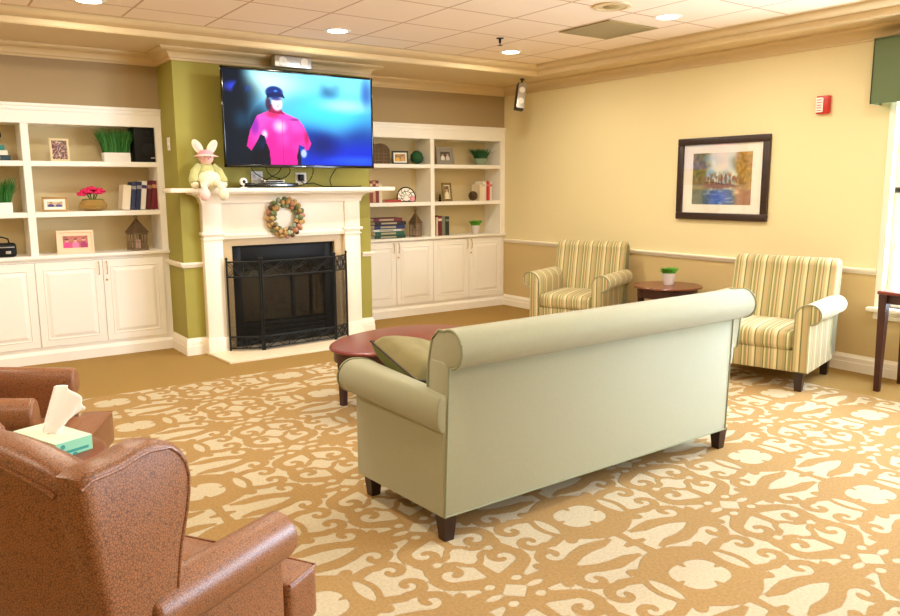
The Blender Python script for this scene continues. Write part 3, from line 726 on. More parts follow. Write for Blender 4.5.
b = nb(); lathe(b, [(.0, .345), (.045, .34), (.068, .315), (.072, .295)], (0, -.01, 0), 20); obj('cap', b, 'pink', t)
b = nb(); lathe(b, [(.06, .297), (.108, .282), (.112, .287), (.06, .305)], (0, -.025, 0), 24, cap=False); obj('visor_brim', b, 'pale_pink', t)
# ------------------------------------------------------------------ shelf items
def frame(label, px, py, w, h, Y, z, fmat, fn, mat_m=0., rz=0., lean=.12, fwid=.018, group=None, matm='mat_board'):
    x = at(px, py, Y=Y).x
    t = thing('photo_frame', label, 'photo frame', (x, Y, z+.001), rz)
    t.rotation_euler = (-lean, 0, rz)
    b = nb(); box(b, -w/2, w/2, -.004, .014, 0, fwid, .002); box(b, -w/2, w/2, -.004, .014, h-fwid, h, .002)
    box(b, -w/2, -w/2+fwid, -.004, .014, fwid, h-fwid, .002); box(b, w/2-fwid, w/2, -.004, .014, fwid, h-fwid, .002); box(b, -w/2+.003, w/2-.003, .008, .014, .003, h-.003)
    obj('frame_border', b, fmat, t)
    if mat_m:
        b = nb(); box(b, -w/2+fwid, w/2-fwid, .005, .008, fwid, h-fwid); obj('mount', b, matm, t)
    iw, ih = w-2*fwid-2*mat_m, h-2*fwid-2*mat_m
    grid_picture('photograph', iw, ih, 26, 26, fn, 'picture', t, (0, .0045, h/2))
    b = nb(); prism(b, [(.014, h*.7), (.016, h*.7), (.075, .012), (.073, .008)], 'x', -.02, .02); obj('easel_back', b, fmat, t)
    return t
def people(bg, cols, seed):
    def fn(u, v):
        c = mixc(bg, tuple(q*.7 for q in bg), nz(u, v, 5, seed)+.3)
        n = len(cols)
        for i, cc in enumerate(cols):
            cu = (i+.5)/n; c = mixc(c, cc, blob(u, v, cu, .18, .45/n, .40, .2)); c = mixc(c, (214, 164, 134), blob(u, v, cu, .62+.05*math.sin(i*2+seed), .22/n, .13, .2)); c = mixc(c, (60, 40, 30), blob(u, v, cu, .74+.05*math.sin(i*2+seed), .22/n, .06, .3))
        return c
    return fn
D('frame_gold', (176, 142, 88), .4, metal=.2); D('frame_pale', (238, 208, 176), .6); D('frame_cream', (226, 206, 160), .6); D('frame_black', (34, 28, 26), .4); D('frame_grey', (150, 142, 130), .6, noise_amt=.2, noise_scale=40); D('frame_olive', (132, 110, 62), .6, noise_amt=.2, noise_scale=40)
def rnd(cs, seed, s=9):
    def fn(u, v):
        k = int((nz(u, v, s, seed)+.5)*len(cs)*1.2) % len(cs); return cs[k]
    return fn
frame('cream upright photo frame on the top shelf left of the grass box', 60.5, 160, .160, .205, 7.90, LZ[0], 'frame_cream', rnd([(90, 50, 50), (150, 100, 100), (70, 60, 60), (196, 170, 150), (120, 40, 50)], 3, 5), lean=.1)
frame('small gold landscape frame leaning left of the fuchsia flowers', 55.5, 213, .215, .135, 7.90, LZ[1], 'frame_gold', people((226, 206, 170), [(70, 60, 130), (90, 80, 150)], 2), .025, rz=-.25)
frame('wide pale pink photo frame on the lowest shelf left of the lantern', 76.5, 253, .315, .215, 7.90, LZ[2], 'frame_pale', people((200, 120, 110), [(220, 60, 140), (230, 120, 170), (170, 50, 110)], 4), .03, rz=-.1, fwid=.022, matm='frame_pale')
frame('black landscape photo frame on the top shelf beside the green ball', 400.5, 163, .205, .16, 8.12, RZ[0], 'frame_black', people((200, 150, 80), [(240, 190, 60), (220, 170, 90)], 5), .02, rz=-.3)
frame('grey two-picture frame on the top shelf left of the fern', 446, 165, .27, .225, 8.14, RZ[0], 'frame_grey', people((90, 84, 80), [(230, 226, 220), (210, 200, 196)], 6), .03, fwid=.03, matm='frame_grey')
frame('olive brown upright photo frame on the middle shelf beside the dark ball', 448, 201, .18, .235, 8.12, RZ[1], 'frame_olive', people((150, 130, 90), [(235, 226, 200)], 7), .01, rz=.25, fwid=.03)
def grassbox(label, px, py, w, d, h, Y, z, gh, spread, n, m, name='grass_planter', potm='white', rnd_pot=False, group=None):
    x = at(px, py, Y=Y).x; t = thing(name, label, 'plant', (x, Y, z+.0005), 0, group)
    b = nb()
    if rnd_pot: lathe(b, [(w*.36, 0), (w*.46, h*.5), (w*.5, h), (w*.46, h), (w*.43, h*.86), (0, h*.86)], seg=24)
    else:
        box(b, -w/2, w/2, -d/2, d/2, 0, h, .003)
    obj('pot', b, potm, t)
    b = nb()
    for i in range(n):
        if rnd_pot:
            a = random.random()*2*PI; rr = math.sqrt(random.random())*w*.42; x0, y0 = rr*math.cos(a), rr*math.sin(a)
        else: x0, y0 = random.uniform(-.46, .46)*w, random.uniform(-.4, .4)*d
        dx = x0/(w/2)*spread*random.uniform(.5, 1.2)+random.uniform(-.3, .3)*spread; dy = random.uniform(-.6, .6)*spread*.7; hh = gh*random.uniform(.6, 1)
        ww = random.uniform(.003, .006); a = random.random()*PI; ux, uy = math.cos(a)*ww, math.sin(a)*ww; zb_ = h*.86
        p = [(x0, y0, zb_), (x0+dx*.25, y0+dy*.25, zb_+hh*.55), (x0+dx, y0+dy, zb_+hh)]
        v = [b.verts.new((p[0][0]-ux, p[0][1]-uy, p[0][2])), b.verts.new((p[0][0]+ux, p[0][1]+uy, p[0][2])), b.verts.new((p[1][0]+ux, p[1][1]+uy, p[1][2])), b.verts.new((p[1][0]-ux, p[1][1]-uy, p[1][2])), b.verts.new(p[2])]
        b.faces.new(v[:4]); b.faces.new([v[3], v[2], v[4]])
    obj('foliage', b, m, t, smooth=0)
    return t
grassbox('white box of tall artificial grass on the top shelf beside the black speaker', 116.5, 162, .235, .12, .085, 7.90, LZ[0], .255, .085, 620, 'grass')
grassbox('white box of artificial grass at the left edge on the middle shelf', -5, 213, .27, .12, .09, 7.90, LZ[1], .245, .09, 560, 'grass')
# glass vases flanking the grass
for (px, lb) in ((133.5, 'clear glass vase between the grass box and the black speaker'),):
    x = at(px, 160, Y=7.98).x; t = thing('glass_vase', lb, 'vase', (x, 7.98, LZ[0]+.0005))
    b = nb(); lathe(b, [(.03, 0), (.035, .05), (.042, .12), (.034, .17), (.03, .17), (.037, .12), (.03, .05), (.025, .006), (0, .006)], seg=20); obj('vase_body', b, 'vase_glass', t)
x = at(146.5, 162, Y=7.93).x
t = thing('black_speaker', 'tall black speaker at the right end of the top left shelves', 'speaker', (x, 7.94, LZ[0]+.0005), .0)
b = nb(); prism(b, [(-.125, 0), (.125, 0), (.13, .30), (.12, .345), (-.115, .355), (-.128, .33)], 'y', -.10, .12, .012, 3); obj('cabinet', b, 'black', t)
b = nb(); lathe(b, [(.0, -.113), (.05, -.113), (.062, -.108), (.066, -.10)], (0, 0, .12), 24, axis='y'); obj('driver', b, 'black_matte', t)
b = nb(); lathe(b, [(.0, -.113), (.02, -.113), (.026, -.10)], (0, 0, .27), 18, axis='y'); obj('tweeter', b, 'black_matte', t)
b = nb(); box(b, .02, .07, -.1025, -.10, .035, .045); obj('badge', b, 'silver', t)
# flowers
x = at(93.5, 211, Y=7.90).x
t = thing('flower_bowl', 'fuchsia flowers in a gold bowl on the middle left shelf', 'flowers', (x, 7.90, LZ[1]+.0005))
b = nb(); lathe(b, [(.07, 0), (.12, .03), (.13, .055), (.09, .105), (.08, .105), (.118, .055), (.09, .035), (0, .03)], seg=8); obj('bowl', b, 'gold', t)
b = nb()
for i in range(9):
    a = i*2.4; tube(b, [(0, 0, .04), (.02*math.cos(a), .02*math.sin(a), .10), (.05*math.cos(a), .04*math.sin(a), .16)], .004, 6)
for i in range(16):
    a = i*1.7; ball(b, (.07*math.cos(a), .05*math.sin(a), .10), .02, 1.3, .5, .6, seg=8)
obj('stems', b, 'grass', t)
for i in range(13):
    a = i*2.4; r_ = .03*math.sqrt(i)*1.05; b = nb()
    for k in range(7):
        an = 2*PI*k/7; ball(b, (.022*math.cos(an), .018*math.sin(an), .004*(k % 2)), .020, 1, 1, .6, seg=8)
    ball(b, (0, 0, .010), .018, seg=8); o = obj('flower', b, 'fuchsia', t); o.location = (r_*math.cos(a)*1.05, r_*math.sin(a)*.6, .205-.5*r_+.01*(i % 3))
# books
def book(label, x, Y, z, th, hh, dd, colr, tilt=0., group=None, stripe=None, lying=None, rz=0.):
    key = 'book_%d_%d_%d' % colr
    if key not in M: D(key, colr, .5)
    t = thing('book', label, 'book', (x, Y, z+.001), rz, group)
    b = nb(); c = .003
    if lying is None:
        box(b, 0, c, 0, dd, 0, hh, .001, 1); box(b, th-c, th, 0, dd, 0, hh, .001, 1); box(b, 0, th, 0, c, 0, hh, .001, 1)
        pb = (c, th-c, c, dd-.004, .003, hh-.004)
    else:
        box(b, 0, lying, 0, dd, 0, c, .001, 1); box(b, 0, lying, 0, dd, th-c, th, .001, 1); box(b, 0, lying, 0, c, 0, th, .001, 1)
        pb = (.004, lying-.004, c, dd-.004, c, th-c)
    obj('cover', b, key, t)
    b = nb(); box(b, *pb); obj('pages', b, 'paper', t)
    if stripe:
        k2 = 'book_%d_%d_%d' % stripe
        if k2 not in M: D(k2, stripe, .5)
        b = nb()
        if lying is None:
            box(b, .002, th-.002, -.0012, .0005, hh*.74, hh*.86)
        else: box(b, lying*.2, lying*.7, -.0012, .0005, th*.25, th*.75)
        obj('spine_band', b, k2, t)
    t.rotation_euler = (0, tilt, rz)
    return t
def row(px0, py, Y, z, specs, group, tilt=0.):
    x = at(px0, py, Y=Y).x
    for lb, th, hh, cc, st in specs:
        ext = th*math.cos(tilt)+.0015
        book(lb, x, Y, z+(abs(th*math.sin(tilt)) if tilt > 0 else 0), th, hh, .17, cc, tilt, group, st); x += ext/max(.9, math.cos(tilt)) if tilt else ext
row(122, 211, 7.86, LZ[1], [
    ('white book at the left end of the leaning row on the middle left shelf', .075, .235, (238, 228, 208), None),
    ('dark blue book leaning against the white book, first of two', .045, .265, (38, 50, 92), (150, 150, 160)),
    ('dark blue book leaning against the thin white book, second of two', .045, .27, (28, 42, 84), (150, 150, 160)),
    ('thin white book between the blue and maroon books', .048, .275, (232, 228, 224), (60, 60, 110)),
    ('dark maroon book beside the thin white book', .045, .275, (88, 22, 36), (170, 120, 90)),
    ('maroon book second from the right of the leaning row', .045, .28, (110, 24, 38), (190, 140, 100)),
    ('red maroon book against the right side of the middle left shelf', .05, .285, (124, 22, 34), (190, 140, 100))],
    'books leaning on the middle left shelf', .12)
x = at(0, 160, Y=7.88).x
for k, (cc, lb) in enumerate([((26, 60, 70), 'dark blue-green book at the bottom of the stack at the left edge'), ((236, 230, 214), 'white book in the middle of the stack at the left edge'), ((32, 128, 118), 'teal book on top of the stack at the left edge')]):
    book(lb, x-.19, 7.84, LZ[0]+.045*k, .043, 0, .18, cc, 0, 'books stacked on the top left shelf', (200, 190, 150), lying=.27-.02*k)
t = thing('ring_sculpture', 'dark ring ornament standing on the teal book', 'ornament', (x-.04, 7.93, LZ[0]+.136))
b = nb(); tube(b, [(.06*math.cos(2*PI*i/24), 0, .085+.06*math.sin(2*PI*i/24)) for i in range(24)], .012, 8, True); obj('ring', b, 'black', t)
b = nb(); box(b, -.035, .035, -.02, .02, 0, .018, .003); obj('base', b, 'black', t)
x = at(3, 256, Y=7.88).x
t = thing('black_bag', 'small black case with a handle at the left edge of the lowest shelf', 'bag', (x, 7.89, LZ[2]+.0005))
b = nb(); rbox(b, -.12, .11, -.06, .06, 0, .125, .03, 8); obj('case', b, 'black', t)
b = nb(); tube(b, [(-.07, 0, .115), (-.06, 0, .16), (0, 0, .178), (.05, 0, .16), (.06, 0, .115)], .007, 8); obj('handle', b, 'black', t)
b = nb(); box(b, -.10, .09, -.063, -.058, .085, .092, .001); box(b, .02, .06, -.064, -.058, .03, .055, .002); obj('zip', b, 'silver', t)
def lantern(label, px, py, Y, z, w, hh, m, group=None):
    x = at(px, py, Y=Y).x; t = thing('wooden_lantern', label, 'lantern', (x, Y, z+.0005), .3, group)
    hb = hh*.50; b = nb(); box(b, -w/2, w/2, -w/2, w/2, 0, .018, .002); box(b, -w/2, w/2, -w/2, w/2, hb-.012, hb+.006, .002)
    for sx in (-1, 1):
        for sy_ in (-1, 1): box(b, sx*w*.44-.007, sx*w*.44+.007, sy_*w*.44-.007, sy_*w*.44+.007, .015, hb, .001)
    obj('frame', b, m, t)
    b = nb()
    for s in range(4):
        R = Matrix.Rotation(s*PI/2, 4, 'Z')
        for k in range(1, 4):
            xx = -w*.44+w*.88*k/4; tube(b, [R @ Vector((xx, -w*.44, .015)), R @ Vector((xx, -w*.44, hb))], .0032, 6)
        tube(b, [R @ Vector((-w*.44, -w*.44, hb*.5)), R @ Vector((w*.44, -w*.44, hb*.5))], .0032, 6)
    obj('bars', b, m, t)
    b = nb(); v = [b.verts.new((sx*w*.56, sy_*w*.56, hb+.006)) for sx, sy_ in ((-1, -1), (1, -1), (1, 1), (-1, 1))]; a = b.verts.new((0, 0, hh*.94))
    b.faces.new(v[::-1])
    for k in range(4): b.faces.new([v[k], v[(k+1) % 4], a])
    obj('roof', b, 'wicker', t, smooth=0)
    b = nb(); tube(b, [(.012*math.cos(2*PI*i/12), 0, hh*.96+.012*math.sin(2*PI*i/12)) for i in range(12)], .003, 6, True); obj('hanging_ring', b, 'iron', t)
    b = nb(); lathe(b, [(w*.2, .018), (w*.2, hb*.6), (w*.05, hb*.6), (.002, hb*.68)], seg=14); obj('candle', b, 'pale_pink' , t)
lantern('brown wooden birdcage lantern on the lowest left shelf', 138, 249, 7.92, LZ[2], .148, .335, 'lantern_wood')
lantern('brown wooden lantern beside the stack of books on the lowest right shelf', 415.5, 234, 8.10, RZ[2], .115, .33, 'lantern_wood')
# right bookcase
x = at(378, 162, Y=8.14).x
t = thing('wicker_box', 'dark domed wicker box on the top shelf behind the television corner', 'basket', (x, 8.14, RZ[0]+.0005))
b = nb(); prism(b, [(-.13, 0), (.13, 0), (.13, .14)] + arc(0, .14, .13, 0, 180, 12, .10)[1:-1] + [(-.13, .14)], 'y', -.07, .07, .006); obj('weave_body', b, 'wicker', t)
b = nb()
for z in (.04, .08, .12): box(b, -.132, .132, -.073, .073, z-.003, z+.003)
for xx in (-.08, -.03, .03, .08): box(b, xx-.003, xx+.003, -.074, .074, 0, .19)
obj('rib', b, 'lantern_wood', t)
x = at(416, 162, Y=8.14).x
t = thing('green_ball', 'round green topiary ball on the top shelf left of the divider', 'ornament', (x, 8.12, RZ[0]+.0005))
b = nb(); ball(b, (0, 0, .085), .078, seg=22)
for i in range(420):
    a = random.random()*2*PI; z_ = random.uniform(-1, 1); r_ = math.sqrt(1-z_*z_); n_ = Vector((r_*math.cos(a), r_*math.sin(a), z_)); c_ = n_*.080+Vector((0, 0, .085)); u_ = n_.cross(Vector((.3, .5, .8))).normalized()*.006; w_ = n_*.0045
    if (c_+w_).z < .001: continue
    b.faces.new([b.verts.new(c_-u_), b.verts.new(c_+u_), b.verts.new(c_+w_*1.1+n_.cross(u_))])
obj('leaf_ball', b, 'topiary', t, smooth=0)
row(370, 203, 8.06, RZ[1], [
    ('maroon book behind the right end of the mantel shelf', .04, .26, (140, 46, 44), (220, 190, 160)),
    ('tan book second behind the right end of the mantel shelf', .04, .255, (196, 150, 110), (120, 40, 40)),
    ('dark red book third behind the right end of the mantel shelf', .04, .262, (120, 30, 34), (220, 190, 150)),
    ('cream book at the right of the row behind the mantel end', .045, .225, (226, 206, 174), None)], 'books standing behind the mantel end')
x = at(383.5, 203, Y=8.07).x
book('flat red book lying beside the oval plate', x, 8.04, RZ[1], .032, 0, .17, (178, 62, 50), lying=.235)
# fan plate
x = at(407.5, 202, Y=8.12).x
t = thing('stained_glass_fan', 'arched black and white stained glass ornament on the middle shelf', 'ornament', (x, 8.14, RZ[1]+.0005), -.12)
t.rotation_euler = (-.1, 0, -.1)
b = nb(); A = arc(0, .055, .125, -22, 202, 20, .125); tube(b, [(p_[0], 0, p_[1]) for p_ in A]+[(A[-1][0]+.03, 0, .006), (0, 0, .005), (A[0][0]-.03, 0, .006)], .008, 8, True)
for an in range(0, 181, 30): tube(b, [(.03*math.cos(math.radians(an)), 0, .05+.03*math.sin(math.radians(an))), (.09*math.cos(math.radians(an+12)), 0, .055+.09*math.sin(math.radians(an+12))), (.122*math.cos(math.radians(an)), 0, .055+.122*math.sin(math.radians(an)))], .004, 6)
tube(b, [(.075*math.cos(2*PI*i/24), 0, .07+.06*math.sin(2*PI*i/24)) for i in range(24)], .004, 6, True)
obj('leading', b, 'black', t)
b = nb(); prism(b, [(A[-1][0]+.03, .006), (A[0][0]-.03, .006)]+A, 'y', -.002, .002); obj('glass_panels', b, 'mat_board', t)
b = nb(); ball(b, (.075, -.02, .035), .035, 1, .5, 1); obj('pink_rose', b, 'pink', t)
# stack of books lower right unit
x = at(373, 236, Y=8.03).x; zc = RZ[2]
for k, (w_, h_, cc, lb) in enumerate([(.40, .03, (26, 66, 52), 'dark green book at the bottom of the stack'), (.38, .038, (34, 92, 70), 'green book second from the bottom of the stack'),
        (.36, .022, (226, 228, 226), 'thin white book in the middle of the stack'), (.395, .04, (28, 42, 96), 'navy book above the thin white one in the stack'),
        (.40, .034, (44, 34, 44), 'charcoal book near the top of the stack'), (.37, .034, (110, 34, 52), 'maroon book on top of the stack')]):
    h_ *= 1.2; book(lb+' on the lowest right shelf', x+.015+.012*math.sin(k*2.1), 8.02, zc, h_, 0, .22, cc, 0, 'books stacked on the lowest right shelf', (170, 160, 130), lying=w_*1.09); zc += h_+.0015
def pot_plant(label, px, py, Y, z, w, h, potm, fm, gh, sp_, n=240, leaf=False):
    return grassbox(label, px, py, w, w, h, Y, z, gh, sp_, n, fm, 'potted_plant', potm, True)
pot_plant('fern in a grey-green bowl on the top shelf near the corner', 480.5, 163, 8.12, RZ[0], .185, .085, 'egg_blue', 'fern', .15, .17, 460)
pot_plant('small green plant in a white pot on the lowest shelf near the corner', 475.5, 231, 8.10, RZ[2], .115, .11, 'pot_white', 'grass_bright', .09, .085, 380)
x = at(473, 200, Y=8.08).x
t = thing('woven_ball', 'dark woven metal ball on the middle shelf beside the white books', 'ornament', (x, 8.08, RZ[1]+.0005))
b = nb()
for k in range(9):
    R = Matrix.Rotation(k*.7, 3, 'X') @ Matrix.Rotation(k*1.1, 3, 'Y') @ Matrix.Rotation(k*.4, 3, 'Z')
    tube(b, [R @ Vector((.056*math.cos(2*PI*i/24), .056*math.sin(2*PI*i/24), 0))+Vector((0, 0, .063)) for i in range(24)], .0055, 6, True)
ball(b, (0, 0, .063), .046, seg=16); obj('weave', b, 'wicker', t)
x = at(438.5, 201, Y=8.10).x
t = thing('dark_figurine', 'tiny dark figurine beside the olive photo frame', 'ornament', (x-.005, 8.06, RZ[1]+.0005))
b = nb(); lathe(b, [(.02, 0), (.02, .01), (.01, .02), (.016, .045), (.008, .06), (.012, .075), (0, .088)], seg=14); obj('figure', b, 'black', t)
row(479.5, 199, 8.05, RZ[1], [
    ('cream book at the left of the upright row in the corner shelf', .05, .21, (236, 220, 190), None),
    ('white book second in the upright row on the corner shelf', .035, .245, (240, 232, 222), (200, 190, 180)),
    ('pale cream book left of the red book on the corner shelf', .028, .25, (238, 224, 200), None),
    ('bright red book in the corner shelf row', .035, .25, (206, 30, 44), (230, 120, 110)),
    ('pink red thin book right of the bright red one', .02, .235, (226, 120, 110), None),
    ('white book at the right end of the corner shelf row', .035, .245, (240, 226, 220), (210, 90, 100))], 'books standing on the middle corner shelf')
row(436.5, 234, 8.06, RZ[2], [
    ('cream thin book against the divider on the lowest corner shelf', .024, .235, (214, 196, 160), None),
    ('maroon book with pale bands on the lowest corner shelf', .06, .25, (110, 26, 44), (226, 200, 190)),
    ('grey-green book between the maroon and black ones', .05, .245, (120, 124, 104), None),
    ('black-green thick book at the right of the short row', .06, .24, (30, 46, 40), (120, 130, 110))], 'books standing on the lowest corner shelf')
# ------------------------------------------------------------------ wall and ceiling things
Y0, Y1, Z0, Z1 = 4.14, 5.165, 1.247, 2.05
t = thing('framed_painting', 'dark framed landscape painting with white mat on the right wall', 'painting', (XR, (Y0+Y1)/2, (Z0+Z1)/2))
hw, hh = (Y1-Y0)/2, (Z1-Z0)/2; fwd = .068
b = nb()
for a in ((-hw, hw, -hh, -hh+fwd), (-hw, hw, hh-fwd, hh), (-hw, -hw+fwd, -hh+fwd, hh-fwd), (hw-fwd, hw, -hh+fwd, hh-fwd)): box(b, -.038, -.001, a[0], a[1], a[2], a[3], .008)
obj('frame_border', b, 'frame_brown', t)
b = nb(); box(b, -.014, -.002, -hw+fwd*.8, hw-fwd*.8, -hh+fwd*.8, hh-fwd*.8); obj('mat_board', b, 'mat_board', t)
def pfn(u, v):
    n = nz(u*1.3, v, 14, 2); m_ = nz(u*1.3, v*.5, 22, 7); sm = nz(u, v, 5, 3)
    c = mixc((226, 232, 224), (150, 184, 214), sst(.2, .8, .5+sm))
    c = mixc(c, (236, 236, 214), blob(u, v, .5, .85, .25, .3, .8)*.7)
    tl = sst(.34, .18, u+.12*sm); c = mixc(c, mixc((150, 132, 50), (92, 100, 54), .5+n), tl*sst(.18, .35, v))
    tr = sst(.66, .82, u+.12*sm); c = mixc(c, mixc((206, 160, 70), (146, 116, 54), .5+n), tr*sst(.18, .35, v))
    mid = blob(u, v, .5, .44, .5, .20, .5)*sst(-.25, .15, m_); c = mixc(c, mixc((110, 120, 74), (150, 84, 60), .5+m_), mid)
    c = mixc(c, (112, 52, 40), blob(u, v, .45, .36, .34, .055, .6))
    if abs(v-.40-.03*math.sin(u*6)) < .008 and .2 < u < .8: c = (84, 36, 30)
    if v < .31:
        w_ = mixc((60, 92, 104), (34, 92, 204), blob(u, v, .48, .12, .28, .26, .8)); w_ = mixc(w_, (190, 210, 230), .5*sst(.1, .4, nz(u, v*3, 9, 4)))
        w_ = mixc(w_, (96, 100, 62), sst(.26, .08, u)*.8); w_ = mixc(w_, (186, 122, 80), sst(.68, .8, u)*.85); c = mixc(c, w_, sst(.32, .26, v))
    c = mixc(c, (248, 214, 160), blob(u, v, .76, .24, .07, .05, .8)*.8)
    return c
grid_picture('artwork', .665, .50, 110, 84, pfn, 'picture', t, (-.0155, 0, .0), axis='x')
b = nb(); box(b, -.024, -.022, -hw+fwd*.85, hw-fwd*.85, -hh+fwd*.85, hh-fwd*.85); obj('glass', b, 'glass', t)
t = thing('fire_alarm', 'small red and white fire alarm strobe high on the right wall', 'alarm', (XR, 3.665, 2.262))
b = nb(); box(b, -.045, -.001, -.055, .055, -.075, .075, .006); obj('housing', b, 'red_alarm', t)
b = nb(); box(b, -.058, -.044, -.012, .052, -.062, .062, .006); obj('strobe_lens', b, 'white', t)
b = nb()
for k in range(6): box(b, -.0475, -.044, -.05, -.02, -.055+.02*k, -.047+.02*k)
for k in range(5): box(b, -.0595, -.0575, .0, .04, -.05+.022*k, -.044+.022*k)
obj('grille', b, 'red_alarm', t)
# valance
t = thing('window_valance', 'green fabric valance box above the window', 'valance', (XR, 2.03, 2.22))
b = nb(); box(b, -.17, -.155, -1.06, 1.175, 0, .50, .004); box(b, -.17, -.001, 1.16, 1.175, 0, .50, .004); box(b, -.17, -.001, -1.06, -1.045, 0, .50, .004); box(b, -.17, -.001, -1.06, 1.175, .49, .505); obj('valance_board', b, 'valance', t)
# light switch on the side of the chimney
p = at(169, 144, X=CHX0)
t = thing('light_switch', 'white light switch on the green chimney side', 'light switch', (CHX0, p.y, p.z))
b = nb(); box(b, -.007, -.0005, -.04, .04, -.06, .06, .002); obj('plate', b, 'white', t)
b = nb(); box(b, -.013, -.006, -.006, .006, -.012, .012); obj('toggle', b, 'white', t)
# downlights; the unseen ones are added to help light the room
LP = []
for x in (-.74, 1.24, 3.23, 5.18):
    for y in (6.23, 4.26, 2.3, .3, -1.3): LP.append((x, y))
nm = {(1.24, 6.23): 'round recessed ceiling light at the top left edge', (3.23, 6.23): 'round recessed ceiling light above the television', (5.18, 6.23): 'round recessed ceiling light nearest the back corner', (5.18, 4.26): 'round recessed ceiling light beside the square ceiling vent'}
lt = None
for k, (x, y) in enumerate(LP):
    lb = nm.get((x, y), 'round recessed ceiling light added out of view to help light the room')
    if lt is None:
        t = lt = thing('recessed_light', lb, 'ceiling light', (x, y, ZT), 0, 'recessed ceiling lights')
        b = nb(); lathe(b, [(.085, -.004), (.105, -.006), (.118, -.001), (.118, .002), (.085, .002)], seg=32, cap=False); obj('trim_ring', b, 'trim', t)
        b = nb(); lathe(b, [(0, -.003), (.088, -.0035), (.088, .001)], seg=32); obj('lens', b, 'lamp', t)
    else:
        t = copy_tree(lt); t.location = (x, y, ZT); t['label'] = lb
    la = bpy.data.lights.new('downlight', 'AREA'); la.shape = 'DISK'; la.size = .17; la.energy = 15.5 if y > 4 else 9 if y > 2 else 2; la.color = (1, .925, .76)
    lo = bpy.data.objects.new('downlight', la); col.objects.link(lo); lo.location = (x, y, ZT-.012)
p = at(608, 29.5, Z=ZT)
t = thing('ceiling_vent', 'square olive ceiling air vent beside the round light', 'vent', (TX0+TP*3.5, p.y, ZT)); t.location = (p.x, p.y, ZT)
b = nb()
for a in ((-.30, .30, -.30, -.265), (-.30, .30, .265, .30), (-.30, -.265, -.265, .265), (.265, .30, -.265, .265)): box(b, *a, -.010, -.001, .002)
obj('vent_frame', b, 'vent', t)
b = nb()
for k in range(22): y_ = -.26+.52*(k+.5)/22; box(b, -.265, .265, y_-.005, y_+.005, -.008, -.001)
obj('louvres', b, 'vent', t)
b = nb(); box(b, -.265, .265, -.265, .265, -.002, -.0005); obj('backing', b, 'wicker', t)
p = at(612, 6, Z=ZT)
t = thing('ceiling_speaker', 'round cream ceiling speaker grille at the top edge', 'speaker', (p.x, p.y, ZT))
b = nb(); lathe(b, [(0, -.006), (.11, -.008), (.115, -.012), (.145, -.010), (.15, -.001)], seg=32); obj('grille', b, 'crown', t)
b = nb(); lathe(b, [(.028, -.0125), (.066, -.010), (.07, -.007)], seg=24); obj('cone_cover', b, 'vent', t)
p = at(500, 38, Z=ZT)
t = thing('sprinkler_head', 'small metal sprinkler head hanging from the ceiling tile', 'sprinkler', (p.x, p.y, ZT))
b = nb(); lathe(b, [(.035, -.001), (.035, -.006), (.012, -.012), (.010, -.045), (.004, -.05), (.004, -.062), (.024, -.064), (.024, -.067), (0, -.067)], seg=18); obj('body', b, 'iron', t)
# hanging surround speaker
p = at(524, 80, Z=ZS)
t = thing('surround_speaker', 'small silver speaker hanging from the soffit in the back corner', 'speaker', (p.x-.115, p.y-.10, ZS-.03), math.radians(-28)); t.rotation_euler = (0, math.radians(9), math.radians(-28))
b = nb(); tube(b, [(0, 0, .03), (0, 0, -.03), (.0, .02, -.06)], .012, 8); lathe(b, [(.03, .01), (.03, .018)], seg=14); obj('bracket', b, 'black', t)
R = Matrix.Rotation(math.radians(-12), 3, 'X')
b = nb(); box(b, -.052, .052, -.055, .055, -.35, -.04, .008)
for v in b.verts: v.co = R @ v.co
obj('cabinet', b, 'iron', t)
b = nb(); box(b, -.047, .047, -.064, -.056, -.345, -.045, .003)
for v in b.verts: v.co = R @ v.co
obj('grille', b, 'silver', t)
for z in (-.13, -.26):
    b = nb(); lathe(b, [(.036, -.066), (.03, -.070), (.012, -.066), (0, -.068)], (0, 0, z), 18, axis='y')
    for v in b.verts: v.co = R @ v.co
    obj('driver', b, 'white', t)
# ------------------------------------------------------------------ striped armchairs
def leg_taper(bm, x, y, z1, w1, w0, sx=0, sy_=0):
    v0 = [(x+sx+a*w0, y+sy_+c*w0, 0) for a, c in ((-1, -1), (1, -1), (1, 1), (-1, 1))]; v1 = [(x+a*w1, y+c*w1, z1) for a, c in ((-1, -1), (1, -1), (1, 1), (-1, 1))]
    A = [bm.verts.new(p) for p in v0]; B = [bm.verts.new(p) for p in v1]; fs = [bm.faces.new(A[::-1]), bm.faces.new(B)]+[bm.faces.new([A[i], A[(i+1) % 4], B[(i+1) % 4], B[i]]) for i in range(4)]
def arm_prof(s, inner, outer, rc, r, z0, zc):
    # s = side sign, returns (y,z) outline
    e = -math.degrees(math.acos(max(-1, min(1, (outer-rc)/r))))
    P = [(inner, z0), (inner, zc-.03)]+[(rc+(rc-inner)*-math.cos(a*PI/2/6), zc-.03+(r+.03)*math.sin(a*PI/2/6)) for a in range(1, 6)]+arc(rc, zc, r, 90, e, 14)+[(outer, z0)]
    return [(s*a, b_) for a, b_ in P]
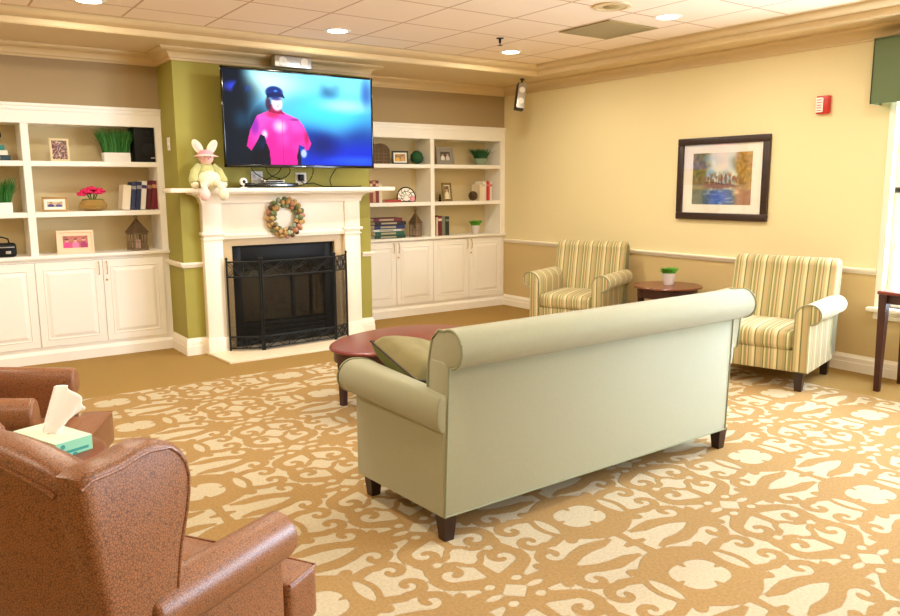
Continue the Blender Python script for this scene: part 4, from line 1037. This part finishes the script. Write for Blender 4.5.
def striped_chair(label, loc, rz):
    t = thing('striped_armchair', label, 'armchair', loc, rz, None)
    # back: thick rolled panel raked backwards; outline in (x,z)
    P = [(.20, .30), (.185, .50), (.13, .80), (.105, .90)]+arc(.03, .905, .078, 10, 190, 12)+[(-.045, .86), (-.02, .60), (.0, .17), (.12, .17)]
    b = nb(); prism(b, P, 'y', -.405, .405, .03, 3)
    for v in b.verts:
        v.co.z += .012*(1-(v.co.y/.42)**2) if v.co.z > .8 else 0
    obj('backrest', b, 'stripe_y', t, 50)
    for s in (1, -1):
        ap = arm_prof(s, .295, .40, .40, .078, .15, .612)
        b = nb(); prism(b, ap, 'x', .06, .79, .006, 2); obj('arm', b, 'stripe_x', t, 50)
        b = nb(); prism(b, [(p[0]*.985+s*.004, p[1]-.004 if p[1] > .2 else p[1]+.01) for p in ap], 'x', .785, .802, .005, 2); obj('arm_front', b, 'stripe_y', t, 50)
        pr = [(.803, p[0], p[1]) for p in ap[1:-1]]
        b = nb(); tube(b, pr, .006, 6); obj('piping', b, 'piping', t)
    b = nb(); box(b, .05, .785, -.30, .30, .15, .32, .01); obj('seat_rail', b, 'stripe_y', t)
    b = nb(); rbox(b, .16, .80, -.292, .292, .315, .465, .045, 12, .02, .01); obj('seat_cushion', b, 'stripe_y', t, 60)
    for x, y in ((.75, .34), (.75, -.34), (.05, .34), (.05, -.34)):
        b = nb(); leg_taper(b, x, y, .155, .034, .024); obj('leg', b, 'dark_wood', t)
    return t
striped_chair('striped armchair beside the window and the dark console table', (6.207, 3.706, 0), math.radians(194.2)).scale = (1, 1.06, 1)
striped_chair('striped armchair in the back corner beside the cupboards', (6.25, 6.05, 0), math.radians(203))
# ------------------------------------------------------------------ sofa
sf = thing('sofa', 'long pale green sofa with rolled back seen from behind', 'sofa', (2.92, 2.728, 0), math.radians(.9))
b = nb(); prism(b, [(-.035, .118), (-.035, .80), (.0, .83), (.10, .83), (.13, .118)], 'x', -1.068, 1.045, .008, 2)
for v in b.verts: v.co.x += (.03+.0*v.co.x)*max(0, v.co.z-.12)/.7
obj('back_panel', b, 'sofa', sf, 50)
R_ = .086; zc = .893; yc = -.045
P = arc(yc, zc, R_, 62, 262, 20)+[(-.036, .805), (-.02, .62), (.10, .62), (.135, .66), (.125, .80), (.095, .92), (.045, .968)]
b = nb(); prism(b, P, 'x', -1.035, 1.150, .014, 3)
obj('rolled_back', b, 'sofa', sf, 50)
b = nb()
tube(b, [(-1.033, y, z) for y, z in P[:]], .006, 6, True); tube(b, [(1.148, y, z) for y, z in P], .006, 6, True)
tube(b, [(-1.06, -.037, .12), (-1.035, -.037, .80)], .004, 6); tube(b, [(1.045, -.037, .12), (1.07, -.037, .80)], .004, 6)
tube(b, [(-1.065, -.037, .124), (1.045, -.037, .124)], .004, 6)
obj('piping', b, 'piping', sf)
def sofa_arm(c):
    f = max(0, min(1, (c.y+.03)/.73)); x = abs(c.x); k = 1 if c.x > 0 else -1
    if x > 1.065: x = 1.065+(x-1.065)*(.35+.65*f)
    return Vector((k*x*(1+.030*f), c.y, c.z-(.045*(1-f) if c.z > .5 else 0)))
for s in (1, -1):
    ap = arm_prof(s, .90, 1.065, 1.075, .085, .12, .645)
    b = nb(); prism(b, ap, 'y', -.033, .70, .012, 3, fn=sofa_arm)
    obj('arm', b, 'sofa', sf, 50)
    b = nb(); tube(b, [(p[0]*1.030, .703, p[1]) for p in ap[1:-1]], .005, 6); obj('arm_piping', b, 'piping', sf)
b = nb(); box(b, -.91, .91, .10, .69, .12, .30, .01); obj('seat_rail', b, 'sofa', sf)
for k in range(3):
    x0 = -.90+k*.6; b = nb(); rbox(b, x0+.003, x0+.597, .13, .72, .295, .465, .05, 10, .02); obj('seat_cushion', b, 'sofa', sf, 60)
for x, y in ((-1.03, .0), (1.03, .0), (-1.03, .65), (1.03, .65)):
    b = nb(); leg_taper(b, x, y, .125, .036, .025); obj('leg', b, 'dark_wood', sf)
# pillow
t = thing('throw_pillow', 'green and tan throw pillow at the left end of the sofa', 'pillow', (2.13, 3.25, .685), math.radians(10))
D('pillow_green', (112, 116, 58), .85, noise_amt=.15, noise_scale=20); D('pillow_tan', (136, 126, 84), .85, noise_amt=.25, noise_scale=12)
def pil(bm, w, d, h, n=20, bottom=True, top=True):
    def hz(u, v): return h*(max(0, (1-u**4)*(1-v**4)))**.5
    for s in ((1,) if top else ())+((-1,) if bottom else ()):
        V = [[bm.verts.new((w*(-1+2*i/n)*(1-.06*(1-abs(-1+2*j/n))*0), d*(-1+2*j/n), s*hz(-1+2*i/n, -1+2*j/n)+.006*s*math.sin(9*i/n)*math.sin(7*j/n)*(1 if 0 < i < n and 0 < j < n else 0))) for j in range(n+1)] for i in range(n+1)]
        for i in range(n):
            for j in range(n):
                q = [V[i][j], V[i+1][j], V[i+1][j+1], V[i][j+1]]; bm.faces.new(q if s > 0 else q[::-1])
    bmesh.ops.remove_doubles(bm, verts=bm.verts[:], dist=1e-5)
RP = Matrix.Rotation(math.radians(15), 4, 'Y') @ Matrix.Rotation(math.radians(20), 4, 'X')
b = nb(); pil(b, .22, .20, .095, bottom=False); b.transform(RP); obj('front_panel', b, 'pillow_tan', t, 60)
b = nb(); pil(b, .22, .20, .095, top=False); b.transform(RP); obj('back_cover', b, 'pillow_green', t, 60)
b = nb(); tube(b, [RP @ Vector(p) for p in [(-.22, -.20, 0), (0, -.20, 0), (.22, -.20, 0), (.22, 0, 0), (.22, .20, 0), (0, .20, 0), (-.22, .20, 0), (-.22, 0, 0)]], .006, 6, True); obj('piping', b, 'dark_wood', t)
# ------------------------------------------------------------------ coffee table
ct = thing('coffee_table', 'oval cherry wood coffee table between the sofa and the fireplace', 'table', (2.96, 4.79, 0), math.radians(15))
A_, B_ = .635, .41
def oval(a, c, n=64): return [(a*math.cos(2*PI*i/n), c*math.sin(2*PI*i/n)) for i in range(n)]
b = nb(); lathe(b, [(.0, .452), (.96, .452), (.985, .457), (1, .466), (.995, .474), (.975, .48), (.955, .4815), (0, .4815)], seg=72, sx=A_, sy=B_)
obj('tabletop', b, 'cherry', ct, 40)
b = nb(); lathe(b, [(.91, .372), (.945, .378), (.945, .452), (.91, .452), (.91, .372)], seg=64, sx=A_, sy=B_); obj('apron', b, 'cherry_dark', ct, 40)
for k in range(4):
    a = math.radians(45+90*k); x, y = A_*.86*math.cos(a), B_*.86*math.sin(a)
    b = nb(); leg_taper(b, x, y, .38, .028, .020); obj('leg', b, 'cherry_dark', ct)
# ------------------------------------------------------------------ side table and plant
st = thing('side_table', 'round dark wood side table against the right wall between armchairs', 'table', (6.12, 4.915, 0))
b = nb(); lathe(b, [(.0, .588), (.315, .588), (.33, .594), (.335, .602), (.328, .61), (0, .611)], seg=56); obj('tabletop', b, 'walnut', st, 40)
b = nb(); lathe(b, [(.27, .50), (.29, .50), (.29, .588), (.27, .588), (.27, .50)], seg=48); obj('apron', b, 'cherry_dark', st, 40)
for k in range(4):
    a = math.radians(40+90*k); b = nb(); leg_taper(b, .25*math.cos(a), .25*math.sin(a), .52, .024, .016); obj('leg', b, 'cherry_dark', st)
p = at(668.5, 284.5, Z=.611)
grassbox('small bright green plant in a white pot on the round side table', 668.5, 284.5, .135, .135, .115, p.y, .611, .075, .085, 560, 'grass_bright', 'potted_plant', 'pot_white', True)
# ------------------------------------------------------------------ console table at the right edge
ctb = thing('console_table', 'narrow dark wood console table under the window', 'table', (6.235, 2.15, 0))
b = nb(); box(b, -.225, .225, -.70, .70, .76, .785, .006); obj('tabletop', b, 'cherry', ctb)
b = nb(); box(b, -.195, .195, -.665, .675, .69, .76, .003); obj('apron', b, 'cherry_dark', ctb)
for x in (-.185, .195):
    for y in (.66, -.65):
        b = nb(); leg_taper(b, x, y, .76, .030, .019); obj('leg', b, 'cherry_dark', ctb)
# ------------------------------------------------------------------ leather wing chairs
WP = [(.006, 1.045), (.034, 1.056), (.07, 1.055), (.11, 1.056), (.143, 1.062), (.184, 1.066), (.225, 1.058), (.262, 1.042), (.288, 1.020), (.307, .992), (.315, .957), (.312, .92), (.303, .882), (.277, .803), (.262, .722), (.252, .637), (.25, .55)]
wp_back = [(.10, .20), (.075, .50), (.042, .746), (.019, .898), (.004, 1.0)]
def wing_chair(label, loc, rz):
    t = thing('leather_wing_chair', label, 'armchair', loc, rz, None)
    # back
    out = [(-.305, .20)]+[(-.305+.61*i/24, 1.022+.068*(max(0, 1-((i-12)/12)**2))**.8) for i in range(25)]+[(.305, .20)]
    b = nb(); prism(b, out, 'x', 0, .105, .032, 4)
    for v in b.verts: v.co.x += max(0, (1.05-v.co.z))*.13
    obj('backrest', b, 'leather', t, 50)
    b = nb(); tube(b, [(.001, y*.96, z-.034) for y, z in out[2:-2]], .005, 6); obj('back_piping', b, 'leather', t)
    for s in (1, -1):
        y0, y1 = s*.335, s*.255
        b = nb(); prism(b, WP+wp_back[:1]+wp_back[1:], 'y', min(y0, y1), max(y0, y1), .022, 4)
        w_ = obj('wing', b, 'leather', t, 50)
        b = nb(); tube(b, [(x, s*.334, z-.020) for x, z in WP[:7]]+[(x-.018, s*.334, z-.006) for x, z in WP[7:]], .0045, 8); obj('wing_piping', b, 'leather', w_)
        ap = arm_prof(s, .235, .300, .285, .072, .18, .630)
        b = nb(); prism(b, ap, 'x', .16, .695, .020, 4)
        for v in b.verts:
            if v.co.z > .5: v.co.z += .03*max(0, (.6-v.co.x)/.45)
        obj('arm', b, 'leather', t, 50)
    b = nb(); box(b, .10, .695, -.28, .28, .16, .32, .01); obj('seat_base', b, 'leather', t)
    b = nb(); rbox(b, .12, .78, -.245, .245, .30, .468, .04, 10, .015); rbox(b, .702, .855, -.305, .305, .295, .466, .022, 10, .0, .006); obj('seat_cushion', b, 'leather', t, 60)
    b = nb(); tube(b, [(.712, -.300, .459), (.850, -.300, .459), (.856, 0, .462), (.850, .300, .459), (.712, .300, .459)], .005, 6); obj('cushion_piping', b, 'leather', t)
    b = nb(); box(b, .690, .80, -.295, .295, .15, .295, .015); obj('front_rail', b, 'leather', t)
    for x, y in ((.74, .25), (.74, -.25), (.15, .28), (.15, -.28)):
        b = nb(); leg_taper(b, x, y, .17, .028, .020, 0 if x > .5 else -.03); obj('leg', b, 'dark_wood', t)
    return t
wc1 = wing_chair('brown leather wing chair nearest the camera, seen from behind', (.045, 1.83, 0), math.radians(32))
wc2 = copy_tree(wc1); wc2.location = (-.115, 4.216, 0); wc2.rotation_euler = (0, 0, math.radians(-25)); wc2['label'] = 'brown leather wing chair at the left edge beyond the tissue box'
# drum table between them
et = thing('end_table', 'small round brown table under the tissue box between the leather chairs', 'table', (.33, 3.20, 0))
b = nb(); lathe(b, [(0, .575), (.225, .575), (.24, .585), (.24, .594), (.232, .60), (0, .60)], seg=48); obj('tabletop', b, 'walnut', et, 40)
b = nb(); lathe(b, [(.0, .02), (.17, .02), (.17, .035), (.06, .06), (.035, .12), (.03, .35), (.05, .50), (.09, .575)], seg=28); obj('pedestal', b, 'walnut', et, 40)
for k in range(3):
    a = k*2*PI/3; b = nb(); lathe(b, [(.02, 0), (.022, .02), (.02, .02)], (.14*math.cos(a), .14*math.sin(a), 0), 12); obj('foot', b, 'dark_wood', et)
# tissue box
q0, q1, q2 = at(15.6, 432, Z=.66), at(58.5, 445.5, Z=.66), at(88.7, 433, Z=.66)
ax = (q1-q0); L1 = ax.length; ang = math.atan2(ax.y, ax.x); L2 = (q2-q1).length
c_ = (q0+q2)/2
tb = thing('tissue_box', 'mint green tissue box with a white tissue on the small round table', 'tissue box', (c_.x, c_.y, .6005), ang)
hx, hy = L1/2, L2/2*.98
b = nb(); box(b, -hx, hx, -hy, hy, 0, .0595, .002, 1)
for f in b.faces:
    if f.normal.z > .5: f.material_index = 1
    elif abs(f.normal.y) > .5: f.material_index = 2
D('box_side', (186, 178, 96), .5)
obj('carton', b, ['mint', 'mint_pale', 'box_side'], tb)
b = nb(); box(b, hx, hx+.0008, -hy*.9, hy*.75, .012, .022); lathe(b, [(0, hx+.001), (.010, hx+.001), (.010, hx)], (0, 0, 0), 14, axis='x')
for v in b.verts: pass
obj('printed_band', b, 'teal_print', tb)
b = nb(); lathe(b, [(0, hx+.0012), (.009, hx+.0012), (.009, hx)], (0, -hy*.62, .040), 14, axis='x'); obj('printed_dot', b, 'teal_print', tb)
b = nb(); lathe(b, [(0, .0598), (1, .0598), (1, .0602), (0, .0602)], seg=32, sx=hx*.62, sy=hy*.5); obj('opening', b, 'paper', tb)
# tissue: a crumpled sheet rising from the slot and folding over
b = nb(); n = 22; V = []
for i in range(n+1):
    r_ = []
    for j in range(n+1):
        s = i/n; u_ = -1+2*j/n
        wdt = .034+.085*s**.8; hz = .165*s**.9
        x = u_*wdt-.01*s+.006*math.sin(u_*9+s*3); y = -.01+.10*s+.016*math.cos(u_*8+s*2)*(1-.5*s)
        r_.append(b.verts.new((x, y, .058+hz-.05*s*max(0, u_)-.02*s*u_*u_)))
    V.append(r_)
for i in range(n):
    for j in range(n): b.faces.new([V[i][j], V[i+1][j], V[i+1][j+1], V[i][j+1]])
b.transform(Matrix.Translation((-.005, -.0, 0)) @ Matrix.Rotation(math.radians(0), 4, 'Z'))
tt = obj('tissue', b, 'tissue', tb, 80); sm = tt.modifiers.new('thick', 'SOLIDIFY'); sm.thickness = .0012
# ------------------------------------------------------------------ light
w = bpy.data.worlds.new('World'); sc.world = w; w.use_nodes = True
bg = w.node_tree.nodes['Background']; bg.inputs[0].default_value = (.66, .80, 1.0, 1); bg.inputs[1].default_value = 24
sc.view_settings.view_transform = 'Standard'; sc.view_settings.look = 'None'; sc.view_settings.gamma = 1; sc.view_settings.use_curve_mapping = False
sc.view_settings.exposure = 0.5
sc.cycles.use_denoising = True; sc.cycles.max_bounces = 10; sc.cycles.diffuse_bounces = 6; sc.cycles.transparent_max_bounces = 12; sc.cycles.sample_clamp_indirect = 8
